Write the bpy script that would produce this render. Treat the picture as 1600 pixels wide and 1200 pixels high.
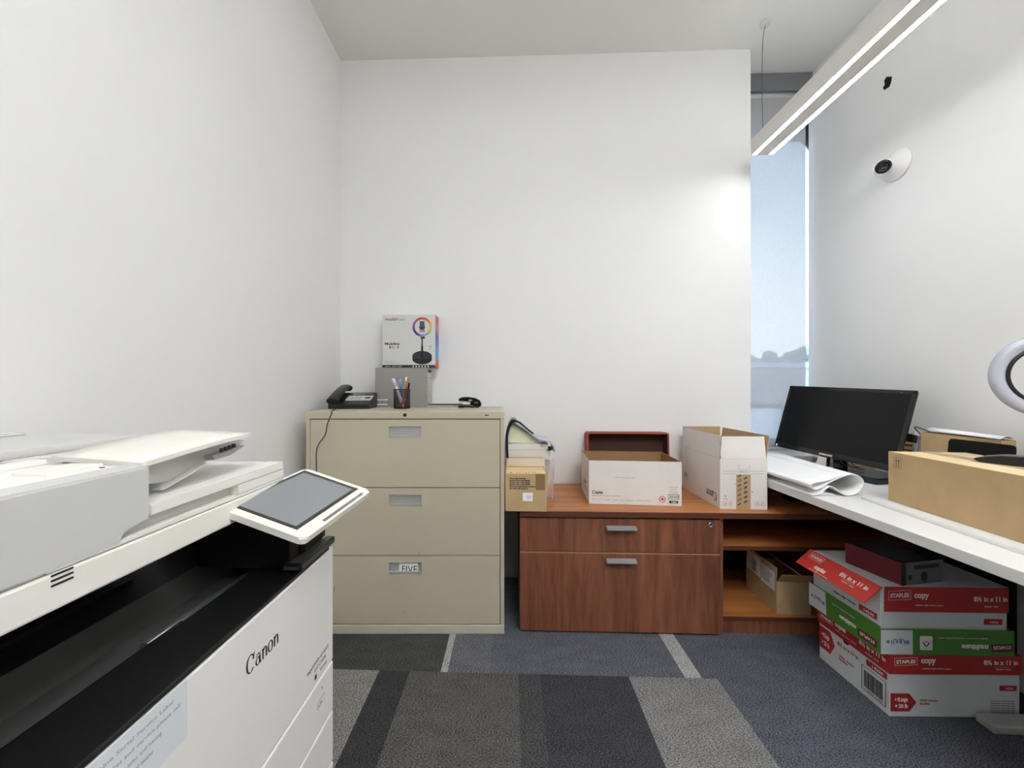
import bpy, bmesh, math, random
from mathutils import Vector, Matrix, noise
R = math.radians
for o in list(bpy.data.objects): bpy.data.objects.remove(o)
S = bpy.context.scene
COL = S.collection

# ---------------------------------------------------------------- camera
cd = bpy.data.cameras.new('camera'); cam = bpy.data.objects.new('camera', cd); COL.objects.link(cam)
cam.location = (0, 0, 1.133); cam.rotation_euler = (R(90), 0, R(1.92))
cd.sensor_width = 36; cd.lens = 36 * 610 / 1600
cd.shift_x = (800 - 776.5) / 1600; cd.shift_y = 6 / 1600
cd.clip_start = 0.02; cd.clip_end = 300
S.camera = cam

# ---------------------------------------------------------------- view, world, lights
S.view_settings.view_transform = 'Standard'; S.view_settings.look = 'None'
S.view_settings.gamma = 1; S.view_settings.use_curve_mapping = False
S.view_settings.exposure = 0.42
LIGHT_STRIP = 23.0
UPLIGHT = 2.5
ADDED_PANEL = 22.5  # strength of the added fill lights
SKY = 5.0
S.cycles.max_bounces = 12; S.cycles.diffuse_bounces = 8; S.cycles.transparent_max_bounces = 12

w = bpy.data.worlds.new('sky'); S.world = w; w.use_nodes = True
nt = w.node_tree; nt.nodes.clear()
tc = nt.nodes.new('ShaderNodeTexCoord'); sp = nt.nodes.new('ShaderNodeSeparateXYZ')
rp = nt.nodes.new('ShaderNodeValToRGB'); bg = nt.nodes.new('ShaderNodeBackground'); wo = nt.nodes.new('ShaderNodeOutputWorld')
nt.links.new(tc.outputs['Generated'], sp.inputs[0]); nt.links.new(sp.outputs['Z'], rp.inputs[0])
nt.links.new(rp.outputs[0], bg.inputs[0]); nt.links.new(bg.outputs[0], wo.inputs[0])
el = rp.color_ramp.elements
el[0].position = 0.0; el[0].color = (.74, .80, .86, 1)
el[1].position = .16; el[1].color = (.66, .74, .84, 1)
e = el.new(.32); e.color = (.50, .62, .78, 1)
e = el.new(.5); e.color = (.30, .43, .62, 1)
e = el.new(.9); e.color = (.16, .34, .75, 1)
bg.inputs[1].default_value = SKY

# ---------------------------------------------------------------- colour and materials
def lin(c):
    if isinstance(c, str): c = tuple(int(c[i:i+2], 16) for i in (0, 2, 4))
    return tuple(((v/255)/12.92 if v/255 <= .04045 else ((v/255+.055)/1.055)**2.4) for v in c) + (1,)
MATS = {}
def mat(name, c, rough=.5, metal=0, spec=.5, var=0, vscale=8, bump=0, bscale=60, stretch=(1, 1, 1), coat=0, emit=None, es=0, c2=None):
    if name in MATS: return MATS[name]
    m = bpy.data.materials.new(name); MATS[name] = m; m.use_nodes = True
    n = m.node_tree; b = n.nodes['Principled BSDF']
    b.inputs['Base Color'].default_value = lin(c); b.inputs['Roughness'].default_value = rough
    b.inputs['Metallic'].default_value = metal; b.inputs['Specular IOR Level'].default_value = spec
    b.inputs['Coat Weight'].default_value = coat
    if emit: b.inputs['Emission Color'].default_value = lin(emit); b.inputs['Emission Strength'].default_value = es
    if var or bump or c2:
        t = n.nodes.new('ShaderNodeTexCoord'); mp = n.nodes.new('ShaderNodeMapping')
        mp.inputs['Scale'].default_value = stretch; n.links.new(t.outputs['Object'], mp.inputs[0])
    if var or c2:
        no = n.nodes.new('ShaderNodeTexNoise'); no.inputs['Scale'].default_value = vscale; no.inputs['Detail'].default_value = 6
        n.links.new(mp.outputs[0], no.inputs['Vector'])
        r = n.nodes.new('ShaderNodeValToRGB'); base = lin(c)
        if c2: a, z = base, lin(c2)
        else: a = tuple(v*(1-var) for v in base[:3])+(1,); z = tuple(min(1, v*(1+var)) for v in base[:3])+(1,)
        r.color_ramp.elements[0].color = a; r.color_ramp.elements[1].color = z
        r.color_ramp.elements[0].position = .32; r.color_ramp.elements[1].position = .68
        n.links.new(no.outputs['Fac'], r.inputs[0]); n.links.new(r.outputs[0], b.inputs['Base Color'])
    if bump:
        nb = n.nodes.new('ShaderNodeTexNoise'); nb.inputs['Scale'].default_value = bscale; nb.inputs['Detail'].default_value = 4
        n.links.new(mp.outputs[0], nb.inputs['Vector'])
        bu = n.nodes.new('ShaderNodeBump'); bu.inputs['Strength'].default_value = bump; bu.inputs['Distance'].default_value = .002
        n.links.new(nb.outputs['Fac'], bu.inputs['Height']); n.links.new(bu.outputs[0], b.inputs['Normal'])
    return m

def wood(name, c1, c2, vertical=True, rough=.35):
    m = bpy.data.materials.new(name); MATS[name] = m; m.use_nodes = True
    n = m.node_tree; b = n.nodes['Principled BSDF']; b.inputs['Roughness'].default_value = rough
    t = n.nodes.new('ShaderNodeTexCoord'); mp = n.nodes.new('ShaderNodeMapping')
    mp.inputs['Scale'].default_value = (7, 7, .55) if vertical else (.55, 7, 7)
    n.links.new(t.outputs['Object'], mp.inputs[0])
    a = n.nodes.new('ShaderNodeTexNoise'); a.inputs['Scale'].default_value = 2.2; a.inputs['Detail'].default_value = 8; a.inputs['Distortion'].default_value = 1.1
    n.links.new(mp.outputs[0], a.inputs['Vector'])
    mp2 = n.nodes.new('ShaderNodeMapping'); mp2.inputs['Scale'].default_value = (160, 160, 6) if vertical else (6, 160, 160)
    n.links.new(t.outputs['Object'], mp2.inputs[0])
    f = n.nodes.new('ShaderNodeTexNoise'); f.inputs['Scale'].default_value = 1.5; f.inputs['Detail'].default_value = 3
    n.links.new(mp2.outputs[0], f.inputs['Vector'])
    mx = n.nodes.new('ShaderNodeMix'); mx.inputs[0].default_value = .35
    n.links.new(a.outputs['Fac'], mx.inputs[2]); n.links.new(f.outputs['Fac'], mx.inputs[3])
    r = n.nodes.new('ShaderNodeValToRGB'); r.color_ramp.elements[0].position = .36; r.color_ramp.elements[1].position = .64
    r.color_ramp.elements[0].color = lin(c1); r.color_ramp.elements[1].color = lin(c2)
    n.links.new(mx.outputs[0], r.inputs[0]); n.links.new(r.outputs[0], b.inputs['Base Color'])
    return m

def carpet(name, c):
    m = bpy.data.materials.new(name); MATS[name] = m; m.use_nodes = True
    n = m.node_tree; b = n.nodes['Principled BSDF']; b.inputs['Roughness'].default_value = .95; b.inputs['Specular IOR Level'].default_value = .1
    t = n.nodes.new('ShaderNodeTexCoord'); mp = n.nodes.new('ShaderNodeMapping'); mp.inputs['Scale'].default_value = (1, 2.2, 1)
    n.links.new(t.outputs['Object'], mp.inputs[0])
    a = n.nodes.new('ShaderNodeTexNoise'); a.inputs['Scale'].default_value = 170; a.inputs['Detail'].default_value = 3
    l = n.nodes.new('ShaderNodeTexNoise'); l.inputs['Scale'].default_value = 9; l.inputs['Detail'].default_value = 5
    n.links.new(mp.outputs[0], a.inputs['Vector']); n.links.new(mp.outputs[0], l.inputs['Vector'])
    mx = n.nodes.new('ShaderNodeMix'); mx.inputs[0].default_value = .10
    n.links.new(a.outputs['Fac'], mx.inputs[2]); n.links.new(l.outputs['Fac'], mx.inputs[3])
    base = tuple(v*1.2 for v in lin(c)); r = n.nodes.new('ShaderNodeValToRGB')
    r.color_ramp.elements[0].position = .36; r.color_ramp.elements[1].position = .66
    r.color_ramp.elements[0].color = tuple(v*.18 for v in base[:3])+(1,); r.color_ramp.elements[1].color = tuple(v*2.1 for v in base[:3])+(1,)
    n.links.new(mx.outputs[0], r.inputs[0]); n.links.new(r.outputs[0], b.inputs['Base Color'])
    bu = n.nodes.new('ShaderNodeBump'); bu.inputs['Strength'].default_value = .5; bu.inputs['Distance'].default_value = .003
    n.links.new(a.outputs['Fac'], bu.inputs['Height']); n.links.new(bu.outputs[0], b.inputs['Normal'])
    return m

# ---------------------------------------------------------------- mesh builder
class MB:
    def __init__(s): s.bm = bmesh.new(); s.mats = []
    def mi(s, m):
        if m not in s.mats: s.mats.append(m)
        return s.mats.index(m)
    def _new(s, before, m, M=None, smooth=False):
        i = s.mi(m); vs = set()
        for f in s.bm.faces:
            if f not in before:
                f.material_index = i; f.smooth = smooth; vs.update(f.verts)
        if M is not None:
            for v in vs: v.co = M @ v.co
    def box(s, a, b, m, bev=0, M=None, faces=None, seg=2):
        """axis-aligned box; faces={'-x':mat,...} overrides single faces"""
        a, b = [min(p, q) for p, q in zip(a, b)], [max(p, q) for p, q in zip(a, b)]
        c = [Vector((x, y, z)) for x in (a[0], b[0]) for y in (a[1], b[1]) for z in (a[2], b[2])]
        v = [s.bm.verts.new(p) for p in c]
        q = {'-x': (0, 1, 3, 2), '+x': (4, 6, 7, 5), '-y': (0, 4, 5, 1), '+y': (2, 3, 7, 6), '-z': (0, 2, 6, 4), '+z': (1, 5, 7, 3)}
        fs = []
        for k, idx in q.items():
            f = s.bm.faces.new([v[i] for i in idx]); f.material_index = s.mi((faces or {}).get(k, m)); fs.append(f)
        if bev > 0:
            es = list({e for f in fs for e in f.edges})
            r = bmesh.ops.bevel(s.bm, geom=es, offset=bev, segments=seg, affect='EDGES', profile=.5)
            allv = set(r['verts'])
            for f in fs:
                if f.is_valid: allv.update(f.verts)
            v = list(allv)
        if M is not None:
            for p in v: p.co = M @ p.co
        return s
    def prism(s, pts, h, m, M=None, side=None, smooth=False, bev=0):
        """polygon in XY extruded 0..h along Z"""
        pts = list(pts)
        ar = sum(pts[i][0]*pts[(i+1) % len(pts)][1]-pts[(i+1) % len(pts)][0]*pts[i][1] for i in range(len(pts)))
        if ar < 0: pts.reverse()
        n = len(pts); side = side or m
        lo = [s.bm.verts.new((p[0], p[1], 0)) for p in pts]; hi = [s.bm.verts.new((p[0], p[1], h)) for p in pts]
        f1 = s.bm.faces.new(lo[::-1]); f2 = s.bm.faces.new(hi); f1.material_index = f2.material_index = s.mi(m)
        for i in range(n):
            f = s.bm.faces.new((lo[i], lo[(i+1) % n], hi[(i+1) % n], hi[i])); f.material_index = s.mi(side); f.smooth = smooth
        v = lo+hi
        if bev > 0:
            es = [e for e in f2.edges]
            r = bmesh.ops.bevel(s.bm, geom=es, offset=bev, segments=2, affect='EDGES')
            v = [p for p in set(list(r['verts'])+lo+hi) if p.is_valid]
        if M is not None:
            for p in v: p.co = M @ p.co
        return s
    def sweep(s, path, ring, m, closed=False, smooth=True, cap=True):
        """path points; ring(i)->list of offsets in (n,b) plane"""
        path = [Vector(p) for p in path]; n = len(path); rings = []
        prev = None
        for i, p in enumerate(path):
            if closed: t = path[(i+1) % n]-path[i-1]
            else: t = path[min(i+1, n-1)]-path[max(i-1, 0)]
            t.normalize()
            if prev is None:
                up = Vector((0, 0, 1)) if abs(t.z) < .9 else Vector((0, 1, 0))
                a = t.cross(up).normalized()
            else:
                a = (prev - t*prev.dot(t)).normalized()
            prev = a; b = t.cross(a)
            rings.append([s.bm.verts.new(p+a*x+b*y) for x, y in ring(i)])
        k = len(rings[0])
        for i in range(n if closed else n-1):
            r0, r1 = rings[i], rings[(i+1) % n]
            for j in range(k):
                f = s.bm.faces.new((r0[j], r0[(j+1) % k], r1[(j+1) % k], r1[j])); f.material_index = s.mi(m); f.smooth = smooth
        if cap and not closed:
            f = s.bm.faces.new(rings[0][::-1]); f.material_index = s.mi(m)
            f = s.bm.faces.new(rings[-1]); f.material_index = s.mi(m)
        return s
    def tube(s, path, r, m, k=10, closed=False):
        rr = r if callable(r) else (lambda i: r)
        return s.sweep(path, lambda i: [(rr(i)*math.cos(2*math.pi*j/k), rr(i)*math.sin(2*math.pi*j/k)) for j in range(k)], m, closed)
    def cyl(s, c, r, h, m, k=32, M=None, r2=None, cap=None, bev=0):
        """along +Z from c"""
        r2 = r if r2 is None else r2; c = Vector(c)
        lo = [s.bm.verts.new(c+Vector((r*math.cos(2*math.pi*j/k), r*math.sin(2*math.pi*j/k), 0))) for j in range(k)]
        hi = [s.bm.verts.new(c+Vector((r2*math.cos(2*math.pi*j/k), r2*math.sin(2*math.pi*j/k), h))) for j in range(k)]
        for j in range(k):
            f = s.bm.faces.new((lo[j], lo[(j+1) % k], hi[(j+1) % k], hi[j])); f.smooth = True; f.material_index = s.mi(m)
        f1 = s.bm.faces.new(lo[::-1]); f2 = s.bm.faces.new(hi); f1.material_index = s.mi(m); f2.material_index = s.mi(cap or m)
        if M is not None:
            for p in lo+hi: p.co = M @ p.co
        return s
    def lathe(s, prof, m, k=40, M=None):
        """profile (r,z) around Z"""
        rows = []
        for r, z in prof:
            rows.append([s.bm.verts.new((max(r, 1e-5)*math.cos(2*math.pi*j/k), max(r, 1e-5)*math.sin(2*math.pi*j/k), z)) for j in range(k)])
        for a, b in zip(rows, rows[1:]):
            for j in range(k):
                f = s.bm.faces.new((a[j], a[(j+1) % k], b[(j+1) % k], b[j])); f.smooth = True; f.material_index = s.mi(m)
        if M is not None:
            for r_ in rows:
                for p in r_: p.co = M @ p.co
        return s
    def quad(s, pts, m):
        f = s.bm.faces.new([s.bm.verts.new(p) for p in pts]); f.material_index = s.mi(m); return s
    def sheet(s, grid, m, th=.0006, smooth=True):
        """grid[i][j] of points -> thin double-sided solid sheet"""
        G = [[Vector(p) for p in r] for r in grid]; ni, nj = len(G), len(G[0])
        def nrm(i, j):
            a = G[min(i+1, ni-1)][j]-G[max(i-1, 0)][j]; b = G[i][min(j+1, nj-1)]-G[i][max(j-1, 0)]
            return a.cross(b).normalized()
        T = [[s.bm.verts.new(G[i][j]+nrm(i, j)*th/2) for j in range(nj)] for i in range(ni)]
        B = [[s.bm.verts.new(G[i][j]-nrm(i, j)*th/2) for j in range(nj)] for i in range(ni)]
        k = s.mi(m)
        for i in range(ni-1):
            for j in range(nj-1):
                for q in ((T[i][j], T[i+1][j], T[i+1][j+1], T[i][j+1]), (B[i][j], B[i][j+1], B[i+1][j+1], B[i+1][j])):
                    f = s.bm.faces.new(q); f.smooth = smooth; f.material_index = k
        ed = [(T[i][0], B[i][0]) for i in range(ni)]+[(T[ni-1][j], B[ni-1][j]) for j in range(1, nj)]+[(T[i][nj-1], B[i][nj-1]) for i in range(ni-2, -1, -1)]+[(T[0][j], B[0][j]) for j in range(nj-2, 0, -1)]
        for a, b in zip(ed, ed[1:]+ed[:1]):
            f = s.bm.faces.new((a[0], b[0], b[1], a[1])); f.material_index = k
        return s
    def text(s, body, size, M, m, bold=0, width=None, th=.0002, align='LEFT', shear=0, spacing=1):
        cu = bpy.data.curves.new('t', 'FONT'); cu.body = body; cu.size = size; cu.offset = bold; cu.shear = shear
        cu.extrude = th; cu.align_x = align; cu.space_character = spacing; cu.resolution_u = 3
        ob = bpy.data.objects.new('t', cu); COL.objects.link(ob)
        dg = bpy.context.evaluated_depsgraph_get(); me = bpy.data.meshes.new_from_object(ob.evaluated_get(dg))
        bpy.data.objects.remove(ob); bpy.data.curves.remove(cu)
        if len(me.vertices) and width:
            xs = [v.co.x for v in me.vertices]; k = width/(max(xs)-min(xs)); 
            for v in me.vertices: v.co.x *= k
        i = s.mi(m)
        for v in me.vertices: v.co = M @ v.co
        me.materials.clear()
        for p in me.polygons: p.material_index = i
        s.bm.from_mesh(me)
        bpy.data.meshes.remove(me)
        return s
    def build(s, name, parent=None, world=False, kind=None, label=None, normals=True):
        if normals: bmesh.ops.recalc_face_normals(s.bm, faces=s.bm.faces)
        if world and parent is not None:
            s.bm.transform(PM[parent.name].inverted())
        me = bpy.data.meshes.new(name); s.bm.to_mesh(me); s.bm.free()
        for m in s.mats: me.materials.append(m)
        o = bpy.data.objects.new(name, me); COL.objects.link(o)
        if parent is not None: o.parent = parent
        if kind: o['kind'] = kind
        if label: o['label'] = label
        return o
PM = {}
def thing(name, label, cat, loc=(0, 0, 0), rz=0, group=None):
    o = bpy.data.objects.new(name, None); COL.objects.link(o); o.empty_display_size = .05
    o.location = loc; o.rotation_euler = (0, 0, rz)
    o['label'] = label; o['category'] = cat
    if group: o['group'] = group
    PM[o.name] = Matrix.Translation(loc) @ Matrix.Rotation(rz, 4, 'Z')
    return o
def child(mb, name, parent, world=False, **k):
    o = mb.build(name, parent, world=world, **k)
    PM[o.name] = PM[parent.name].copy() if parent.name in PM else Matrix()
    return o
def frame(origin, right, up):
    r = Vector(right).normalized(); u = Vector(up).normalized(); n = r.cross(u)
    M = Matrix.Identity(4)
    for i in range(3): M[i][0] = r[i]; M[i][1] = u[i]; M[i][2] = n[i]; M[i][3] = origin[i]
    return M
def rrect(x0, y0, x1, y1, r, k=5):
    out = []
    for cx, cy, a in ((x1-r, y1-r, 0), (x0+r, y1-r, 90), (x0+r, y0+r, 180), (x1-r, y0+r, 270)):
        for j in range(k+1):
            t = R(a+90*j/k); out.append((cx+r*math.cos(t), cy+r*math.sin(t)))
    return out
def bez(p, n=20):
    """Catmull-Rom through points"""
    P = [Vector(q) for q in p]; P = [2*P[0]-P[1]]+P+[2*P[-1]-P[-2]]; out = []
    seg = len(P)-3; k = max(2, n//seg)
    for i in range(seg):
        a, b, c, d = P[i:i+4]
        for j in range(k):
            t = j/k
            out.append(.5*((2*b)+(c-a)*t+(2*a-5*b+4*c-d)*t*t+(3*b-a-3*c+d)*t**3))
    out.append(P[-2].copy()); return out

# materials
WALL = mat('wall_paint', (231, 230, 228), .85, spec=.2, var=.012, vscale=1.5, bump=.12, bscale=220)
CEIL = mat('ceiling_paint', (232, 231, 227), .9, spec=.1)
PUTTY = mat('putty_enamel', (190, 180, 158), .42, var=.025, vscale=3, bump=.05, bscale=300)
PUTTY_L = mat('putty_enamel_base', (196, 190, 172), .42)
DARKGAP = mat('dark_gap', (28, 26, 24), .8)
STEEL = mat('brushed_steel', (204, 204, 204), .38, metal=.7)
STEEL_D = mat('dark_steel', (70, 70, 70), .4, metal=.8)
BLACK = mat('black_plastic', (17, 17, 17), .35)
BLACK_M = mat('black_matte', (20, 20, 20), .7, spec=.2)
BLACK_G = mat('black_gloss', (8, 8, 9), .12)
INK = mat('black_ink', (40, 38, 37), .7)
INK_G = mat('grey_ink', (120, 116, 112), .7)
WHITE = mat('white_paper', (236, 236, 236), .75, spec=.2)
WHITEP = mat('white_plastic', (222, 220, 214), .4)
WHITEL = mat('white_laminate', (228, 227, 224), .35)
KRAFT = mat('kraft_cardboard', (188, 161, 121), .8, spec=.15, var=.06, vscale=12, bump=.15, bscale=120)
KRAFT_D = mat('kraft_inside', (152, 120, 84), .85, spec=.1, var=.05, vscale=14)
KRAFT_L = mat('kraft_light', (224, 197, 154), .8, spec=.15, var=.05, vscale=10)
TAPE = mat('brown_tape', (186, 158, 124), .35)
CARD_W = mat('white_card', (226, 221, 216), .75, spec=.2, var=.03, vscale=7)
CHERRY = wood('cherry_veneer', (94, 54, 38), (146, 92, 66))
CHERRY_H = wood('cherry_veneer_flat_lit', (146, 86, 46), (196, 128, 70), False)  # lighter and more orange than CHERRY: light on the top painted in
EDGE = mat('cherry_edge', (92, 50, 36), .4)
CHROME = mat('chrome', (210, 210, 212), .12, metal=1)
REDC = mat('red_print', (168, 38, 38), .6, var=.05, vscale=5)
REDD = mat('dark_red_print', (98, 26, 32), .5)
GREEN = mat('green_print', (72, 128, 44), .6)
WHITEINK = mat('white_ink', (235, 225, 222), .7)
BLUEINK = mat('blue_ink', (50, 70, 130), .7)

# ================================================================ SETTING
XL, XR, YB, YN, ZC = -1.026, 1.901, 2.336, -1.9, 3.117
YW = 2.585          # window plane
XE = 1.409         # where the back wall ends
def struct(mb, name): return mb.build(name, kind='structure')
m = MB(); m.box((XL-.12, YN-.12, -.02), (XL, YB+.12, ZC+.1), WALL)
# faint scuff left of centre
struct(m, 'wall_left')
m = MB(); m.box((XL, YB, -.02), (XE, YW+.1, ZC+.1), WALL); struct(m, 'wall_back')
m = MB(); m.box((XR, YN-.12, -.02), (XR+.15, 2.552, ZC+.1), WALL); struct(m, 'wall_right')
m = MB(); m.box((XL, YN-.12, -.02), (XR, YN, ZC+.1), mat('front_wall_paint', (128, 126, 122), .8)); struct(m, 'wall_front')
m = MB(); m.box((XL-.12, YN-.12, ZC), (XR+.15, YB, ZC+.12), CEIL)
m.box((XE-.001, YB, ZC), (XR+.5, YW+.06, ZC+.12), CEIL); struct(m, 'ceiling')
m = MB(); m.box((XE, 2.56, -.02), (XR+.6, YW+.1, .70), WALL); struct(m, 'wall_below_window')
m = MB(); m.box((XE, 2.338, .702), (XR, YW+.06, .735), WHITEL, .003); struct(m, 'window_sill')

# floor: one slab, carpet tiles as faces of different colour
C_ = {k: carpet('carpet_'+k, v) for k, v in dict(charcoal=(62, 62, 62), strip=(140, 139, 138), slate=(88, 89, 95), blue=(80, 82, 89), blued=(76, 78, 86),
      pale=(112, 110, 107), black=(52, 51, 52), olive=(76, 75, 73), ink=(54, 54, 59), grey=(108, 107, 106)).items()}
rows = [(1.549, YW, [(-1.1, 'charcoal'), (-.277, 'strip'), (-.249, 'slate'), (-.081, 'blue'), (.684, 'strip'), (.75, 'blued'), (2.1, None)]),
        (.95, 1.549, [(-1.1, 'pale'), (-.523, 'black'), (-.40, 'olive'), (.033, 'charcoal'), (.117, 'ink'), (.465, 'grey'), (.805, 'blued'), (2.1, None)]),
        (.35, .95, [(-1.1, 'slate'), (-.4, 'charcoal'), (.2, 'blue'), (.26, 'strip'), (.9, 'ink'), (1.3, 'olive'), (2.1, None)]),
        (-.25, .35, [(-1.1, 'olive'), (-.6, 'grey'), (0, 'ink'), (.7, 'pale'), (1.3, 'blue'), (2.1, None)]),
        (-2.1, -.25, [(-1.1, 'blued'), (-.3, 'charcoal'), (.3, 'strip'), (.36, 'slate'), (1.1, 'grey'), (2.1, None)])]
m = MB()
for y0, y1, xs in rows:
    for (x0, k), (x1, _) in zip(xs, xs[1:]):
        m.quad([(max(x0, XL-.1), y0, 0), (min(x1, XR+.1), y0, 0), (min(x1, XR+.1), y1, 0), (max(x0, XL-.1), y1, 0)], C_[k])
m.box((XL-.1, -2.05, -.05), (XR+.1, YW+.05, -.001), DARKGAP)
m.build('floor', kind='structure', normals=False)

# window: frame, glass, roller shade
FR = mat('window_aluminium', (150, 152, 154), .4, metal=.3)
glass = bpy.data.materials.new('window_glass'); glass.use_nodes = True
n = glass.node_tree; n.nodes.clear()
tr = n.nodes.new('ShaderNodeBsdfTransparent'); gl = n.nodes.new('ShaderNodeBsdfGlossy'); gl.inputs['Roughness'].default_value = .02
fr = n.nodes.new('ShaderNodeFresnel'); fr.inputs[0].default_value = 1.45; mx = n.nodes.new('ShaderNodeMixShader'); out = n.nodes.new('ShaderNodeOutputMaterial')
tr.inputs[0].default_value = (.93, .96, .95, 1)
n.links.new(fr.outputs[0], mx.inputs[0]); n.links.new(tr.outputs[0], mx.inputs[1]); n.links.new(gl.outputs[0], mx.inputs[2]); n.links.new(mx.outputs[0], out.inputs[0])
m = MB()
for a, b in (((XE, YW, .735), (XE+.02, YW+.05, ZC)), ((XR+.38, YW, .735), (XR+.4, YW+.05, ZC)), ((XE, YW, .735), (XR+.4, YW+.05, .775)), ((XE, YW, ZC-.05), (XR+.4, YW+.05, ZC))):
    m.box(a, b, FR)
wf = struct(m, 'window_1')
g = MB(); g.box((XE+.02, YW+.022, .775), (XR+.38, YW+.027, ZC-.05), glass); g.build('pane', wf)

shade = bpy.data.materials.new('shade_mesh_fabric'); shade.use_nodes = True
n = shade.node_tree; n.nodes.clear()
tr = n.nodes.new('ShaderNodeBsdfTransparent'); df = n.nodes.new('ShaderNodeBsdfDiffuse'); tl = n.nodes.new('ShaderNodeBsdfTranslucent')
a1 = n.nodes.new('ShaderNodeMixShader'); a2 = n.nodes.new('ShaderNodeMixShader'); out = n.nodes.new('ShaderNodeOutputMaterial')
t = n.nodes.new('ShaderNodeTexCoord'); mp = n.nodes.new('ShaderNodeMapping'); mp.inputs['Scale'].default_value = (420, 420, 60)
no = n.nodes.new('ShaderNodeTexNoise'); no.inputs['Scale'].default_value = 1; rg = n.nodes.new('ShaderNodeMapRange')
rg.inputs[1].default_value = .3; rg.inputs[2].default_value = .7; rg.inputs[3].default_value = .63; rg.inputs[4].default_value = .69
n.links.new(t.outputs['Object'], mp.inputs[0]); n.links.new(mp.outputs[0], no.inputs['Vector']); n.links.new(no.outputs['Fac'], rg.inputs[0])
df.inputs[0].default_value = lin((200, 200, 200)); tl.inputs[0].default_value = lin((196, 200, 206)); a1.inputs[0].default_value = .15
n.links.new(df.outputs[0], a1.inputs[1]); n.links.new(tl.outputs[0], a1.inputs[2])
n.links.new(rg.outputs[0], a2.inputs[0]); n.links.new(tr.outputs[0], a2.inputs[1]); n.links.new(a1.outputs[0], a2.inputs[2]); n.links.new(a2.outputs[0], out.inputs[0])
FASC = mat('shade_cassette_grey', (116, 118, 121), .5)
sh = thing('roller_shade', 'sheer mesh roller shade with grey cassette covering the tall narrow window', 'blind', ((XE+XR)/2, 2.53, .78))
m = MB(); m.box((XE+.003, 2.515, 3.005), (XR-.003, 2.535, ZC-.001), FASC, .002); child(m, 'cassette', sh, world=True)
m = MB(); m.cyl((0, 0, 0), .022, XR-XE-.02, mat('shade_tube', (188, 190, 192), .5), M=Matrix.Translation((XE+.01, 2.56, 3.0)) @ Matrix.Rotation(R(90), 4, 'Y')); child(m, 'roller_tube', sh, world=True)
m = MB(); m.box((XE+.004, 2.548, .76), (XR-.022, 2.549, 3.0), shade); child(m, 'fabric', sh, world=True)
m = MB(); m.box((XE+.004, 2.541, .737), (XR-.022, 2.555, .757), mat('hem_white', (214, 214, 212), .5), .002); child(m, 'hem_bar', sh, world=True)

# ================================================================ OUTSIDE
GZ = -.9
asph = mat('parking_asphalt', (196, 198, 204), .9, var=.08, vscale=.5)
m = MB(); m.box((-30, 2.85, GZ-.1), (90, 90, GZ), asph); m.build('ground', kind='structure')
m = MB(); m.box((XE-1.2, 2.70, 2.835), (XR+2.2, 2.77, 3.6), mat('soffit_panel', (150, 160, 160), .7)); m.box((XE-1.2, 2.695, 3.02), (XR+2.2, 2.70, 3.06), mat('soffit_line', (120, 128, 130), .7)); m.build('trim_1', kind='structure')
bb = thing('building', 'long low grey building beyond the parking lot, seen through the shade', 'building', (22, 29, GZ))
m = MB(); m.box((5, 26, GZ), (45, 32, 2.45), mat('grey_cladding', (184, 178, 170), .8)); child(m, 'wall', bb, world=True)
m = MB(); m.box((4.7, 25.7, 2.45), (45.3, 32.3, 2.78), mat('roof_edge', (205, 208, 215), .7)); child(m, 'roof', bb, world=True)
for k in range(6):
    m = MB(); m.box((8+k*6, 25.93, .2), (10.4+k*6, 26.02, 1.5), mat('far_window', (150, 156, 165), .3)); child(m, 'window', bb, world=True)
rnd = random.Random(4)
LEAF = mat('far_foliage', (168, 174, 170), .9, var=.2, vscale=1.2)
BARK = mat('bark', (90, 80, 70), .9)
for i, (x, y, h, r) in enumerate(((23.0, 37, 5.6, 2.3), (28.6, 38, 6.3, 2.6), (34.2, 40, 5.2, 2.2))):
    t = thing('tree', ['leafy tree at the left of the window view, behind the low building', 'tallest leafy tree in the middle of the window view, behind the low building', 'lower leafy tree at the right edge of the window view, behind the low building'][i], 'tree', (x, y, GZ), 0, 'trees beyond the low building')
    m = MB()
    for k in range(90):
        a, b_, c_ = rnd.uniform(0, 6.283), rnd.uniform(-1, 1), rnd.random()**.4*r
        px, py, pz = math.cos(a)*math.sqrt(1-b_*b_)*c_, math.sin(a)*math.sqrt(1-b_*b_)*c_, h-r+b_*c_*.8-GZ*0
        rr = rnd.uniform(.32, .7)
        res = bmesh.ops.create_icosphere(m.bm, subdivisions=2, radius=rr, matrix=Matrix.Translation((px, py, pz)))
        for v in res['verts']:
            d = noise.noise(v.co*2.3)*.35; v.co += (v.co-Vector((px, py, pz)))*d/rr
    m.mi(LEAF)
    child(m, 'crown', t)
    m = MB(); m.tube([(0, 0, 0), (0.05, 0, h*.4), (0, 0, h-r)], lambda k: .16-.04*k, BARK); child(m, 'trunk', t)
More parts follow.
